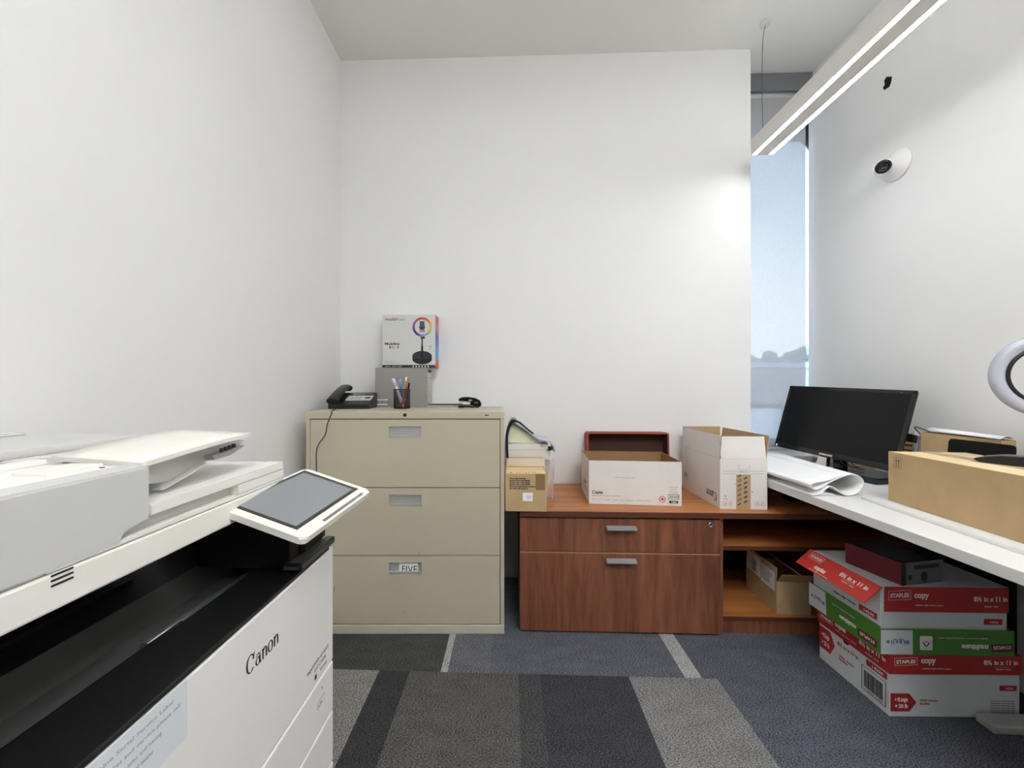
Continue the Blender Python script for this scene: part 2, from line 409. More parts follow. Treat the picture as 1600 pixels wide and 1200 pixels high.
# parked utility vehicle, only the windscreen frame and bonnet show
v = thing('parked_vehicle', 'white open utility vehicle with an upright windscreen frame, parked outside the window', 'vehicle', (5.2, 7.4, GZ), R(8))
VW = mat('vehicle_white', (214, 216, 222), .4); VG = mat('vehicle_grey', (70, 74, 82), .5)
m = MB(); m.box((-2.0, -.2, .45), (1.9, 1.3, .98), VW, .06); m.box((-.1, -.15, .98), (1.8, 1.25, 1.12), VW, .05); child(m, 'body', v)
m = MB()
for a, b in (((-1.35, -.16, .98), (-1.27, -.1, 1.72)), ((-.32, -.16, .98), (-.24, -.1, 1.72)), ((-1.35, -.16, 1.66), (-.24, -.1, 1.74)), ((-1.35, -.16, 1.0), (-.24, -.1, 1.12))):
    m.box(a, b, VG, .01, M=Matrix.Translation((0, 0, 0)))
m.box((-.95, -.16, 1.74), (-.75, -.1, 1.78), VG); child(m, 'windscreen_frame', v)
m = MB(); m.box((-1.27, -.14, 1.12), (-.32, -.13, 1.66), mat('windscreen_painted_sky', (244, 246, 250), .3)); child(m, 'windscreen', v)  # opaque white pane, reflected sky painted into its colour
for x in (-1.35, 1.2):
    for y in (-.25, 1.2):
        m = MB(); m.cyl((0, 0, -.1), .36, .2, BLACK_M, M=Matrix.Translation((x, y, .36)) @ Matrix.Rotation(R(90), 4, 'X')); child(m, 'wheel', v)
m = MB(); m.tube([(-1.0+.17*math.cos(a), -.05+.06*math.sin(a), 1.28+.15*math.sin(a)) for a in [i*math.pi/10 for i in range(20)]], .018, VG, closed=True); child(m, 'steering_wheel', v)

# ================================================================ LIGHT FITTING
def emis(name, c, s):
    mm = bpy.data.materials.new(name); mm.use_nodes = True; b = mm.node_tree.nodes['Principled BSDF']
    b.inputs['Base Color'].default_value = lin(c); b.inputs['Emission Color'].default_value = lin(c); b.inputs['Emission Strength'].default_value = s; return mm
LED = emis('led_diffuser', (246, 249, 253), LIGHT_STRIP)
LEDU = emis('led_uplight', (246, 249, 253), UPLIGHT)
HOUS = mat('fixture_white', (214, 211, 204), .45)
def linear_light(x, y0, y1, z, label, cableY, LED=LED, LEDU=LEDU):
    L = thing('linear_pendant_light', label, 'light', (x, (y0+y1)/2, z))
    hw = .059
    m = MB(); m.box((x-hw, y0, z+.004), (x+hw, y1, z+.085), HOUS, .002)
    m.box((x-hw, y0, z), (x-hw+.005, y1, z+.006), HOUS); m.box((x+hw-.005, y0, z), (x+hw, y1, z+.006), HOUS)
    m.box((x-hw+.026, y0, z), (x+hw-.026, y1, z+.006), HOUS)
    child(m, 'housing', L, world=True)
    for s in (-1, 1):
        a = x+s*(hw-.005); b = x+s*(hw-.026)
        m = MB(); m.box((min(a, b), y0+.004, z+.0005), (max(a, b), y1-.004, z+.0038), LED); child(m, 'diffuser', L, world=True)
    m = MB(); m.box((x-hw+.015, y0+.02, z+.085), (x+hw-.015, y1-.02, z+.087), LEDU); child(m, 'uplight_lens', L, world=True)
    for cy in cableY:
        P = bez([(x+.012, cy, ZC-.02), (x-.002, cy, ZC-.12), (x-.004, cy, z+.33), (x, cy, z+.12), (x+.001, cy, z+.085)], 16)
        m = MB(); m.tube(P, .0016, mat('steel_cable', (90, 90, 92), .4, metal=.6), 8)
        m.cyl((x+.012, cy, ZC-.022), .022, .022, HOUS, 24); child(m, 'suspension_cable', L, world=True)
    return L
linear_light(1.371, -.45, 2.172, 2.40, 'long white pendant light with two glowing strips, hanging near the right wall', (2.165, .86, -.40))
LEDP = emis('added_panel_diffuser', (246, 249, 253), ADDED_PANEL)  # unseen fill lights added behind the camera to even out the brightness
for k, (x, y, lab) in enumerate(((.75, -1.2, 'added fill light panel on the ceiling, furthest behind the camera'), (.65, -.3, 'added fill light panel on the ceiling, nearest to the camera'))):
    q = thing('added_light_panel', lab, 'light', (x, y, ZC), 0, 'added fill light panels')
    m = MB(); m.box((x-.60, y-.15, ZC-.012), (x+.60, y+.15, ZC-.0005), HOUS, .002); child(m, 'frame', q, world=True)
    m = MB(); m.box((x-.58, y-.13, ZC-.085), (x+.58, y+.13, ZC-.0122), LEDP, .004); child(m, 'diffuser', q, world=True)

# ================================================================ RIGHT WALL FITTINGS
dc = thing('security_camera', 'white dome security camera with black lens on the right wall', 'security camera', (XR, 2.00, 2.225))
CW = mat('camera_white', (232, 231, 228), .35)
m = MB()
Mx = Matrix.Translation((XR, 1.985, 2.228)) @ Matrix.Rotation(R(-90), 4, 'Y')
m.lathe([(0, .0), (.074, .0), (.076, .004), (.072, .011), (.052, .02), (.046, .03), (0.0, .032)], CW, M=Mx); child(m, 'mounting_base', dc, world=True)
c0 = Vector((XR-.052, 2.0, 2.228)); dirv = Vector((-.55, -.62, -.30)).normalized()
Mb = Matrix.Translation(c0) @ dirv.to_track_quat('Z', 'Y').to_matrix().to_4x4()
m = MB(); m.lathe([(0, -.036), (.024, -.028), (.034, -.012), (.038, .006), (.037, .022), (.034, .036), (.031, .040), (.0, .0402)], CW, M=Mb); child(m, 'eyeball_housing', dc, world=True)
m = MB(); m.lathe([(0.0, .0405), (.0305, .0405), (.0305, .0435), (.015, .0445), (.0145, .0425), (0, .0425)], BLACK_G, M=Mb)
m.lathe([(.0145, .044), (.0155, .0455), (.0165, .044)], STEEL_D, M=Mb); child(m, 'lens', dc, world=True)

wb = thing('cable_outlet', 'small black cable stub in a hole high on the right wall', 'outlet', (XR, 2.03, 2.66))
m = MB(); m.prism([(-.016, -.012), (.004, -.028), (.014, -.02), (.012, .002), (.02, .006), (.016, .02), (-.004, .022), (-.012, .008)], .006, BLACK_M, M=Matrix.Translation((XR+.001, 2.027, 2.668)) @ Matrix.Rotation(R(-90), 4, 'Y') @ Matrix.Rotation(R(90), 4, 'Z') @ Matrix.Scale(1.15, 4))
child(m, 'stub', wb, world=True)

# ================================================================ FILING CABINET
fc = thing('filing_cabinet', 'putty metal three drawer lateral filing cabinet in the left corner', 'filing cabinet', (-.940, 1.768, 0), R(1.92))
W, D, H = .914, .50, 1.024
m = MB()
m.box((0, 0, 0), (.018, D, .99), PUTTY, .0015); m.box((W-.018, 0, 0), (W, D, .99), PUTTY, .0015)
m.box((.018, D-.01, 0), (W-.018, D, .99), PUTTY); m.box((.018, .012, .02), (W-.018, .02, .99), DARKGAP)
child(m, 'carcass', fc)
m = MB(); m.box((0, -.002, .990), (W, D, H), PUTTY, .003)
child(m, 'top', fc)
m = MB(); m.box((.0, -.003, .0), (W, .03, .041), PUTTY_L, .003); child(m, 'base_rail', fc)
HX0, HX1 = .457-.075, .457+.075
for i, (z0, z1) in enumerate(((.675, .9865), (.3625, .671), (.046, .3585))):
    a, b = .0205, W-.0205
    hz1 = z1-.030; hz0 = hz1-.054
    m = MB()
    m.box((a, 0, z0), (HX0, .011, z1), PUTTY); m.box((HX1, 0, z0), (b, .011, z1), PUTTY)
    m.box((HX0, 0, hz1), (HX1, .011, z1), PUTTY); m.box((HX0, 0, z0), (HX1, .011, hz0), PUTTY)
    if i == 2:   # small rust marks
        for x, z, w_, h_ in ((.13, .19, .002, .03), (.45, .1, .004, .003), (.73, .12, .003, .002), (.10, .33, .003, .003)): m.box((x, -.0003, z), (x+w_, .0001, z+h_), STEEL_D)
    if i == 1: m.box((.52, -.0003, .372), (.523, .0001, .376), STEEL_D)
    dr = child(m, 'drawer', fc)
    m = MB()
    m.box((HX0, .003, hz1-.004), (HX1, .012, hz1), STEEL); m.box((HX0, -.0015, hz0), (HX1, .006, hz0+.012), mat('label_lip', (190, 190, 186), .4, metal=.5), .001)
    m.box((HX0, .003, hz0), (HX0+.003, .012, hz1), STEEL); m.box((HX1-.003, .003, hz0), (HX1, .012, hz1), STEEL)
    m.box((HX0, .0095, hz0), (HX1, .0115, hz1), STEEL)
    m.box((HX0-.003, -.001, hz0-.004), (HX1+.003, .001, hz0), PUTTY_L); m.box((HX0-.003, -.001, hz1), (HX1+.003, .001, hz1+.003), PUTTY_L)
    child(m, 'recessed_handle', dr)
    if i == 2:
        m = MB(); m.box((HX0+.046, .007, hz0+.011), (HX1-.018, .009, hz1-.008), WHITE)
        m.text('FIVE', .046, frame((HX0+.056, .0068, hz0+.004), (1, 0, 0), (0, 0, 1)), INK, width=.07)
        child(m, 'name_card', dr, label='white card with handwritten letters')
m = MB(); m.cyl((0, 0, 0), .008, .004, STEEL_D, M=Matrix.Translation((.457, -.001, 1.008)) @ Matrix.Rotation(R(90), 4, 'X')); m.box((.4555, -.0062, 1.003), (.4585, -.0049, 1.013), DARKGAP); child(m, 'lock', fc)
m = MB(); m.prism(rrect(-.018, -.005, .018, .005, .0048), .0012, STEEL, M=frame((.833, -.002, 1.007), (1, 0, 0), (0, 0, 1))); m.box((.824, -.0036, 1.0045), (.842, -.0031, 1.0095), STEEL_D); child(m, 'badge', fc)

ZT = 1.0245
# ---- grey carton, on top of it the ring light box
gb = thing('grey_carton', 'plain grey carton with a barcode sticker, carrying the ring light box on the cabinet', 'box', (-.612, 2.252, ZT), R(1))
GREY = mat('grey_carton_card', (146, 142, 138), .7, var=.02); LG = mat('carton_side_white', (206, 203, 198), .7)
m = MB(); m.box((-.150, -.07, 0), (.146, .075, .2225), GREY, .001, faces={'+x': LG}); child(m, 'carton', gb)
m = MB(); m.box((-.146, -.0712, .012), (-.078, -.0703, .044), WHITE)
x = -.139
for k in range(15):
    w_ = rnd.choice((.0015, .0025, .003)); m.box((x, -.0716, .018), (x+w_, -.0711, .038), INK); x += w_+.0017
child(m, 'barcode_sticker', gb)
m = MB()
Ms = frame((.1464, -.065, 0), (0, 1, 0), (0, 0, 1))
m.box((.1460, -.055, .197), (.1466, .03, .211), INK)
m.box((.1460, -.058, .03), (.1466, .045, .032), INK_G); m.box((.1460, -.058, .165), (.1466, .045, .167), INK_G); m.box((.1460, .045, .03), (.1466, .048, .167), INK); m.box((.1460, -.058, .03), (.1466, -.056, .167), INK_G)
for k in range(9): m.box((.1460, -.035, .05+k*.012), (.1466, -.01+rnd.random()*.02, .053+k*.012), INK_G)
m.box((.1460, -.05, .012), (.1466, -.03, .026), INK)
child(m, 'side_print', gb)

ml = thing('ring_light_box', 'white ring light box with colour wheel picture, on the grey carton', 'box', (-.578, 2.265, ZT+.2226), R(1))
BW = mat('gift_box_white', (206, 206, 202), .5)
w2, h2 = .152, .303
m = MB(); m.box((-w2, -.055, 0), (w2, .05, h2), BW, .0008)
rain = bpy.data.materials.new('rainbow_side'); rain.use_nodes = True; n = rain.node_tree
t = n.nodes.new('ShaderNodeTexCoord'); s_ = n.nodes.new('ShaderNodeSeparateXYZ'); mr = n.nodes.new('ShaderNodeMapRange'); rr_ = n.nodes.new('ShaderNodeValToRGB')
n.links.new(t.outputs['Object'], s_.inputs[0]); n.links.new(s_.outputs['Z'], mr.inputs[0]); mr.inputs[2].default_value = h2
n.links.new(mr.outputs[0], rr_.inputs[0]); n.links.new(rr_.outputs[0], n.nodes['Principled BSDF'].inputs['Base Color'])
ee = rr_.color_ramp.elements; ee[0].color = lin((206, 90, 60)); ee[1].position = 1; ee[1].color = lin((196, 60, 70))
for p_, c in ((.14, (200, 120, 90)), (.2, (90, 150, 215)), (.35, (110, 150, 215)), (.48, (120, 100, 190)), (.62, (80, 90, 190)), (.75, (200, 130, 120))):
    q = ee.new(p_); q.color = lin(c)
m.box((w2, -.055, 0), (w2+.0006, .05, h2), rain)
child(m, 'box_body', ml)
fy = -.0552
def F(x, z): return frame((x, fy-.0002, z), (1, 0, 0), (0, 0, 1))
m = MB()
m.box((-w2, fy-.0004, 0), (w2-.012, fy, .0165), INK); m.box((w2-.012, fy-.0004, 0), (w2, fy, .0165), REDD)
m.text('3W x2', .008, F(-w2+.017, .005), WHITEINK, bold=.0002, width=.028); m.text('60 LED', .008, F(-w2+.056, .005), WHITEINK, bold=.0002, width=.024); m.text('RGB', .008, F(-w2+.088, .005), WHITEINK, bold=.0002, width=.022)
for k in range(6): m.prism(rrect(-.0035, -.0045, .0035, .0045, .003), .0004, WHITEINK, M=F(.025+k*.017, .008))
PINKT = mat('logo_maroon', (140, 60, 80), .6)
m.text('mobi', .025, F(-w2+.0135, h2-.033), PINKT, bold=.0004, width=.066); m.text('foto', .022, F(-w2+.083, h2-.033), INK_G, width=.045)
m.text('Mobilite', .019, F(-w2+.0135, .131), INK, bold=.0006, width=.084)
m.box((-w2+.040, fy-.0004, .111), (-w2+.048, fy, .126), REDC); m.text('PRO', .015, F(-w2+.052, .112), INK, width=.024); m.text('3', .018, F(-w2+.085, .1115), INK, bold=.0008)
m.box((-w2+.040, fy-.0004, .1085), (-w2+.068, fy, .1095), REDC)
m.text('Ring light with stand', .0075, F(-w2+.0135, .034), INK_G, width=.07); m.text('and wireless phone holder', .0075, F(-w2+.0135, .025), INK_G, width=.088)
m.text('10"', .014, F(w2-.04, .117), INK_G, bold=.0002); m.text('LED', .009, F(w2-.038, .106), INK_G)
child(m, 'front_print', ml)
# picture on the front: colour ring, phone, stand, round base
cx, cz, ro, ri = .076, .233, .0555, .0425
m = MB(); wheel = [(200, 70, 70), (215, 100, 60), (225, 150, 70), (210, 190, 90), (150, 190, 120), (110, 170, 215), (110, 120, 200), (50, 45, 110), (70, 50, 120), (120, 80, 140), (150, 85, 130), (180, 75, 100)]
NK = 48
for k in range(NK):
    a0 = math.pi/2 - 2*math.pi*k/NK; a1 = math.pi/2 - 2*math.pi*(k+1)/NK
    f_ = k/NK*12; c = [wheel[int(f_) % 12][i]*(1-f_ % 1)+wheel[(int(f_)+1) % 12][i]*(f_ % 1) for i in range(3)]
    mm = mat('ring_colour_%d' % (k//2), tuple(c), .5)
    m.quad([(cx+ro*math.cos(a0), fy-.0006, cz+ro*math.sin(a0)), (cx+ro*math.cos(a1), fy-.0006, cz+ro*math.sin(a1)), (cx+ri*math.cos(a1), fy-.0006, cz+ri*math.sin(a1)), (cx+ri*math.cos(a0), fy-.0006, cz+ri*math.sin(a0))], mm)
m.quad([(cx-.014, fy-.0008, cz-.03), (cx+.014, fy-.0008, cz-.03), (cx+.014, fy-.0008, cz+.033), (cx-.014, fy-.0008, cz+.033)], mat('print_slate', (70, 78, 92), .5))
m.quad([(cx-.012, fy-.001, cz-.029), (cx+.012, fy-.001, cz-.029), (cx+.012, fy-.001, cz-.003), (cx-.012, fy-.001, cz-.003)], mat('print_salmon', (190, 120, 105), .5))
m.prism([(.018*math.cos(a)*.95, .015*math.sin(a)) for a in [i*math.pi/8 for i in range(16)]], .0003, mat('print_camera', (78, 74, 110), .5), M=frame((cx, fy-.001, cz-.001), (1, 0, 0), (0, 0, 1)))
m.prism([(.007*math.cos(a), .008*math.sin(a)) for a in [i*math.pi/6 for i in range(12)]], .0003, INK, M=frame((cx, fy-.0014, cz-.005), (1, 0, 0), (0, 0, 1)))
PB = mat('print_black', (26, 25, 30), .5)
m.box((cx-.008, fy-.001, .166), (cx+.015, fy, .177), PB); m.box((cx-.0035, fy-.001, .09), (cx+.0035, fy, .168), PB); m.box((cx-.0055, fy-.001, .08), (cx+.0055, fy, .125), PB)
m.prism([(.056*math.cos(a), .030*math.sin(a)+(-.008 if math.sin(a) < 0 else .008)) for a in [i*math.pi/16 for i in range(32)]], .0006, PB, M=frame((cx, fy-.0004, .058), (1, 0, 0), (0, 0, 1)))
m.prism([(.05*math.cos(a), .020*math.sin(a)) for a in [i*math.pi/16 for i in range(32)]], .0003, mat('print_dark_violet', (44, 40, 56), .4), M=frame((cx, fy-.001, .068), (1, 0, 0), (0, 0, 1)))
m.box((cx-.006, fy-.0016, .058), (cx+.006, fy-.001, .09), PB)
child(m, 'front_picture', ml, normals=False)

# ---- desk phone
ph = thing('desk_phone', 'black and grey office desk phone at the left end of the filing cabinet', 'phone', (-.835, 2.092, ZT), R(5))
PG = mat('phone_grey', (186, 186, 184), .5)
m = MB(); Mp = Matrix.Rotation(R(90), 4, 'Y') @ Matrix.Rotation(R(90), 4, 'Z')
prof = [(-.105, 0), (.066, 0), (.072, .072), (.064, .081), (-.06, .040), (-.105, .024)]
m.prism(prof, .205, BLACK, M=Matrix.Translation((-.11, 0, 0)) @ Matrix(((0, 0, 1, 0), (1, 0, 0, 0), (0, 1, 0, 0), (0, 0, 0, 1))), bev=0)
child(m, 'phone_base', ph)
sl = Vector((0, .148, .048)).normalized(); Mf = frame((-.02, -.060, .0415), (1, 0, 0), sl)
m = MB(); m.prism(rrect(-.02, -.002, .112, .074, .004), .002, PG, M=Mf)
m.prism(rrect(.074, .026, .104, .048, .01), .004, BLACK, M=Mf)
for r_ in range(4):
    for c in range(3): m.box((.0+c*.021, .008+r_*.015, .001), (.016+c*.021, .018+r_*.015, .0035), mat('phone_key', (176, 176, 174), .5), M=Mf)
child(m, 'keypad_face', ph)
m = MB(); m.prism(rrect(-.018, .076, .112, .128, .004), .002, BLACK, M=Mf); m.box((-.008, .083, .002), (.065, .121, .003), mat('lcd', (96, 102, 100), .25), M=Mf); child(m, 'display', ph)
m = MB()
P = bez([(-.083, -.118, .035), (-.083, -.095, .054), (-.083, -.03, .082), (-.083, .05, .106), (-.083, .088, .113), (-.083, .106, .103)], 20)
def ringp(i):
    t_ = i/(len(P)-1); s_ = .026+.009*abs(2*t_-1)**3; h_ = .013+.009*abs(2*t_-1)**4
    if t_ < .05 or t_ > .95: s_ *= .82; h_ *= .75
    return [(s_*(abs(math.cos(a))**.7)*(1 if math.cos(a) > 0 else -1), h_*(abs(math.sin(a))**.7)*(1 if math.sin(a) > 0 else -1)) for a in [j*math.pi/8 for j in range(16)]]
m.sweep(P, ringp, BLACK); child(m, 'handset', ph)
m = MB()
P = bez([(-.060, -.103, .006), (-.045, -.19, .003), (-.010, -.329, .003), (-.007, -.343, -.01), (-.024, -.346, -.056), (-.034, -.347, -.105), (-.069, -.349, -.165), (-.071, -.349, -.26), (-.068, -.347, -.45), (-.073, -.347, -.9)], 50)
m.tube(P, .0022, BLACK, 8); child(m, 'cord', ph)

# ---- pen cup and pens
pcx, pcy = -.570, 2.04
pc = thing('pen_cup', 'black wire mesh pen cup in front of the grey carton', 'pen holder', (pcx, pcy, ZT))
m = MB(); r0, hh = .0415, .100
for k in range(40):
    a = 2*math.pi*k/40
    for s in (-1, 1):
        m.tube([(r0*math.cos(a+s*u*.9), r0*math.sin(a+s*u*.9), .003+u*(hh-.006)) for u in [q/6 for q in range(7)]], .0008, BLACK, 4)
m.tube([(r0*math.cos(a), r0*math.sin(a), hh) for a in [k*math.pi/16 for k in range(32)]], .0028, BLACK, 8, closed=True)
m.tube([(r0*math.cos(a), r0*math.sin(a), .003) for a in [k*math.pi/16 for k in range(32)]], .0022, BLACK, 8, closed=True)
child(m, 'mesh_wall', pc)
m = MB(); m.cyl((0, 0, 0), r0-.001, .0025, BLACK); child(m, 'cup_floor', pc)
def pen(name, label, base, top, r, c, tipc=None, tipfrac=.15, cat='pen'):
    b, t_ = Vector(base), Vector(top)
    o = thing(name, label, cat, b)
    Mq = (t_-b).to_track_quat('Z', 'Y').to_matrix().to_4x4(); L = (t_-b).length
    m = MB(); m.lathe([(0, 0), (r*.3, .001), (r, .012), (r, L*(1-tipfrac)), (r*.98, L*(1-tipfrac)+.0005), (0, L*(1-tipfrac)+.001)], c, 16, M=Mq); child(m, 'barrel', o)
    m = MB(); z0 = L*(1-tipfrac)+.001; m.lathe([(0, z0), (r*1.08, z0), (r*1.08, L-.003), (r*.7, L), (0, L)], tipc or c, 16, M=Mq); child(m, 'cap', o)
PZ = ZT+.004
pen('marker', 'thick white marker leaning left in the pen cup', (pcx+.012, pcy-.008, PZ), (pcx-.044, pcy-.012, ZT+.158), .0075, mat('marker_white', (222, 226, 228), .4), mat('marker_cap', (205, 210, 214), .4), .3, 'marker')
pen('ballpoint_pen', 'blue pen with a light blue cap standing in the pen cup', (pcx+.006, pcy+.012, PZ), (pcx-.012, pcy+.005, ZT+.154), .006, mat('pen_blue', (40, 110, 190), .35), mat('pen_light_blue', (110, 170, 225), .35), .3)
pen('pencil', 'orange pencil with a white end in the pen cup', (pcx+.002, pcy-.015, PZ), (pcx+.026, pcy-.006, ZT+.166), .0045, mat('pencil_orange', (206, 130, 60), .5), mat('pencil_end', (240, 236, 226), .5), .14, 'pencil')
pen('ballpoint_pen', 'dark pen leaning right in the pen cup', (pcx+.016, pcy+.012, PZ), (pcx+.036, pcy+.012, ZT+.135), .0045, mat('pen_dark', (34, 50, 60), .4), BLACK, .3)
pen('ballpoint_pen', 'red pen mostly sunk in the pen cup behind the pencil', (pcx+.0, pcy+.02, PZ), (pcx+.018, pcy+.018, ZT+.145), .005, mat('pen_red', (190, 60, 50), .4), None, .3)
pen('eraser_stick', 'short red and pink eraser stick at the bottom of the pen cup', (pcx-.015, pcy-.022, PZ+.003), (pcx+.026, pcy-.02, ZT+.05), .006, mat('eraser_red', (200, 70, 56), .5), mat('eraser_pink', (210, 130, 120), .5), .4, 'eraser')

# ---- flat folder, stapler, curled slip
m = MB(); m.box((-.15, -.02, 0), (.15, .075, .009), mat('folder_beige', (196, 190, 176), .6), .001)
m.box((-.152, -.022, .009), (.152, .076, .0155), BLACK_M, .001)
o = m.build('flat_folder'); o.location = (-.34, 2.215, ZT); o.rotation_euler = (0, 0, R(1)); o['label'] = 'flat black topped folder lying by the wall behind the stapler'; o['category'] = 'folder'
st = thing('stapler', 'black stapler facing left near the right end of the filing cabinet', 'stapler', (-.219, 2.13, ZT), R(2))
m = MB(); Y2 = lambda w_: Matrix.Translation((0, w_/2, 0)) @ Matrix.Rotation(R(90), 4, 'X')
top = [(-.062, .041), (-.058, .052), (-.04, .058), (-.01, .0585), (.03, .053), (.055, .040), (.063, .022), (.06, .008), (.045, -.0), (.03, .002), (.018, .010), (.004, .018), (.004, .034), (-.06, .038)]
m.prism(top, .030, BLACK_G, M=Y2(.030), smooth=False); child(m, 'upper_arm', st)
m = MB(); m.prism([(-.062, .0), (-.062, .010), (-.045, .013), (.006, .0095), (.03, .002), (.02, .0), (-.02, .003), (-.04, .0)], .028, BLACK, M=Y2(.028)); child(m, 'base', st)
m = MB(); m.box((-.056, -.009, .022), (.006, .009, .036), STEEL, .001); m.box((-.04, -.0105, .018), (.0, -.0085, .030), WHITEP); child(m, 'staple_channel', st)
m = MB(); m.text('20-S', .010, frame((-.006, -.0153, .038), (1, 0, 0), (0, 0, 1)), WHITEINK, bold=.0003, width=.018); m.text('Swing', .007, frame((.024, -.0153, .026), (1, 0, 0), (0, 0, 1)), WHITEINK, width=.02); child(m, 'lettering', st)
m = MB()
Pg = bez([(-.150, 2.18, ZT+.006), (-.125, 2.18, ZT+.006), (-.10, 2.18, ZT+.012), (-.078, 2.18, ZT+.022)], 14)
m.sheet([[(p.x, p.y+q, p.z+.002*q/.03) for q in (0, .015, .03)] for p in Pg], WHITE, .0008)
m.sheet([[(x_, y_, ZT+.0008+.002*math.sin(x_*60)**2) for y_ in (2.14, 2.17, 2.2)] for x_ in [-.128+i*.012 for i in range(8)]], WHITE, .0008)
o = m.build('paper_slip'); o['label'] = 'curled white paper slip beside the stapler'; o['category'] = 'paper'

# ================================================================ CREDENZA
CT = .565
X0, X1, YF = .045, 1.885, 1.815
ct = thing('credenza_top', 'reddish brown wood credenza top running under the white desk', 'worktop', ((X0+X1)/2, 2.07, .539))
m = MB(); m.box((X0, YF-.012, .5385), (X1, YB-.008, CT), CHERRY_H, .0015, faces={'-y': EDGE, '-x': EDGE}); child(m, 'top_panel', ct, world=True)

dp = thing('drawer_pedestal', 'cherry wood credenza pedestal with two drawers, right of the filing cabinet', 'cabinet', (.504, YF, 0))
PX0, PX1 = X0, .963
m = MB()
m.box((PX0, YF+.021, 0.004), (PX0+.018, YB-.02, .538), CHERRY); m.box((PX1-.018, YF+.021, .004), (PX1, YB-.02, .538), CHERRY)
m.box((PX0+.018, YF+.03, .004), (PX1-.018, YF+.04, .538), DARKGAP); m.box((PX0+.018, YB-.03, .004), (PX1-.018, YB-.02, .538), BLACK_M); m.box((PX0+.018, YF+.04, .01), (PX1-.018, YB-.03, .026), EDGE)
child(m, 'body', dp, world=True)
for i, (z0, z1) in enumerate(((.3755, .530), (.008, .3715))):
    m = MB(); m.box((PX0+.001, YF, z0), (PX1-.004, YF+.019, z1), CHERRY, .0012)
    if i: m.box((PX0+.001, YF-.0002, z1-.0022), (PX1-.004, YF+.018, z1+.0003), mat('pale_edge_band', (196, 150, 118), .5))
    d = child(m, 'drawer', dp, world=True)
    hz = (.4925, .3425)[i]; hx = .508
    m = MB()
    for s in (-1, 1): m.box((hx+s*.055-.004, YF-.022, hz-.004), (hx+s*.055+.004, YF, hz+.004), STEEL)
    m.prism([(0, .006), (.004, .008), (.026, .002), (.026, -.0065), (.021, -.008)], .134, mat('satin_nickel', (196, 200, 202), .32, metal=.7), M=Matrix(((0, 0, 1, hx-.067), (-1, 0, 0, YF-.003), (0, 1, 0, hz), (0, 0, 0, 1))))
    child(m, 'handle', d, world=True)
    if i == 0:
        m = MB(); Ml = Matrix.Translation((.915, YF, .507)) @ Matrix.Rotation(R(90), 4, 'X')
        m.lathe([(0, 0), (.0125, 0), (.0125, .003), (.0105, .0055), (.0085, .0045), (.0, .0045)], CHROME, M=Ml); m.box((-.001, -.005, .0045), (.001, .005, .005), DARKGAP, M=Ml)
        child(m, 'lock', d, world=True)

bs = thing('open_shelf_unit', 'open dark brown shelf unit of the credenza, right of the drawers', 'shelf', (1.42, 1.84, 0))
SX0, SX1, SY = .9655, 1.885, 1.838
m = MB(); m.box((SX0, SY, 0), (SX0+.018, YB-.02, .538), CHERRY); child(m, 'side_panel', bs, world=True)
m = MB(); m.box((SX1-.018, SY, 0), (SX1, YB-.02, .538), CHERRY); child(m, 'side_panel', bs, world=True)
m = MB(); m.box((SX0+.018, YB-.03, .05), (SX1-.018, YB-.02, .538), mat('shelf_back_shade', (12, 10, 9), .7)); child(m, 'back_panel', bs, world=True)  # near-black panel, shade inside the shelf painted into its colour
m = MB(); m.box((SX0+.018, SY+.004, .381), (SX1-.018, YB-.03, .401), CHERRY_H, faces={'-y': EDGE}); child(m, 'shelf', bs, world=True)
m = MB(); m.box((SX0+.018, SY, .057), (SX1-.018, YB-.03, .077), CHERRY_H, faces={'-y': EDGE}); child(m, 'bottom_shelf', bs, world=True)
m = MB(); m.box((SX0+.018, SY+.004, 0), (SX1-.018, SY+.02, .057), CHERRY); child(m, 'plinth', bs, world=True)

# ---- open carton helper: origin at bottom centre; w (x), d (y), h
def carton(name, label, cat, loc, rz, w_, d_, h_, outer, inner, faces=None, th=.004, group=None):
    t = thing(name, label, cat, loc, rz, group)
    m = MB(); a, b = w_/2, d_/2; f = faces or {}
    m.box((-a, -b, 0), (a, b, th), outer, faces={'+z': inner})
    m.box((-a, -b, th), (a, -b+th, h_), f.get('-y', outer), faces={'+y': inner, '+z': inner})
    m.box((-a, b-th, th), (a, b, h_), f.get('+y', outer), faces={'-y': inner, '+z': inner})
    m.box((-a, -b+th, th), (-a+th, b-th, h_), f.get('-x', outer), faces={'+x': inner, '+z': inner})
    m.box((a-th, -b+th, th), (a, b-th, h_), f.get('+x', outer), faces={'-x': inner, '+z': inner})
    child(m, 'box_body', t)
    return t

# ---- white open paper carton
cb = carton('open_carton', 'open white copy paper carton with a red maple leaf mark on the credenza', 'box', (.614, 2.063, CT+.0005), R(-3.4), .437, .295, .212, CARD_W, KRAFT_D)
m = MB()
def FB(x, z): return frame((x-.2185, -.1477, z), (1, 0, 0), (0, 0, 1))
m.text('Copies', .022, FB(.014, .050), INK, bold=.0006, width=.052)
m.text('papier / letter size paper / commercial', .0095, FB(.014, .038), INK_G, width=.135)
xx = .015
for s_, wd in (('8.5 x 11 in', .04), ('92 Bright', .033), ('20 lb', .022), ('75 g', .018), ('5000 sheets', .033), ('5000 feuilles / 10 reams', .064)):
    m.text(s_, .0075, FB(xx, .0185), INK_G, width=wd); xx += wd+.006; m.box((xx-.2185, -.148, .016), (xx-.2180, -.1474, .028), INK_G); xx += .007
m.text('30 % post consumer', .008, FB(.125, .128), INK_G, width=.095)
circ = lambda r_, k=32: [(r_*math.cos(2*math.pi*i/k), r_*math.sin(2*math.pi*i/k)) for i in range(k)]
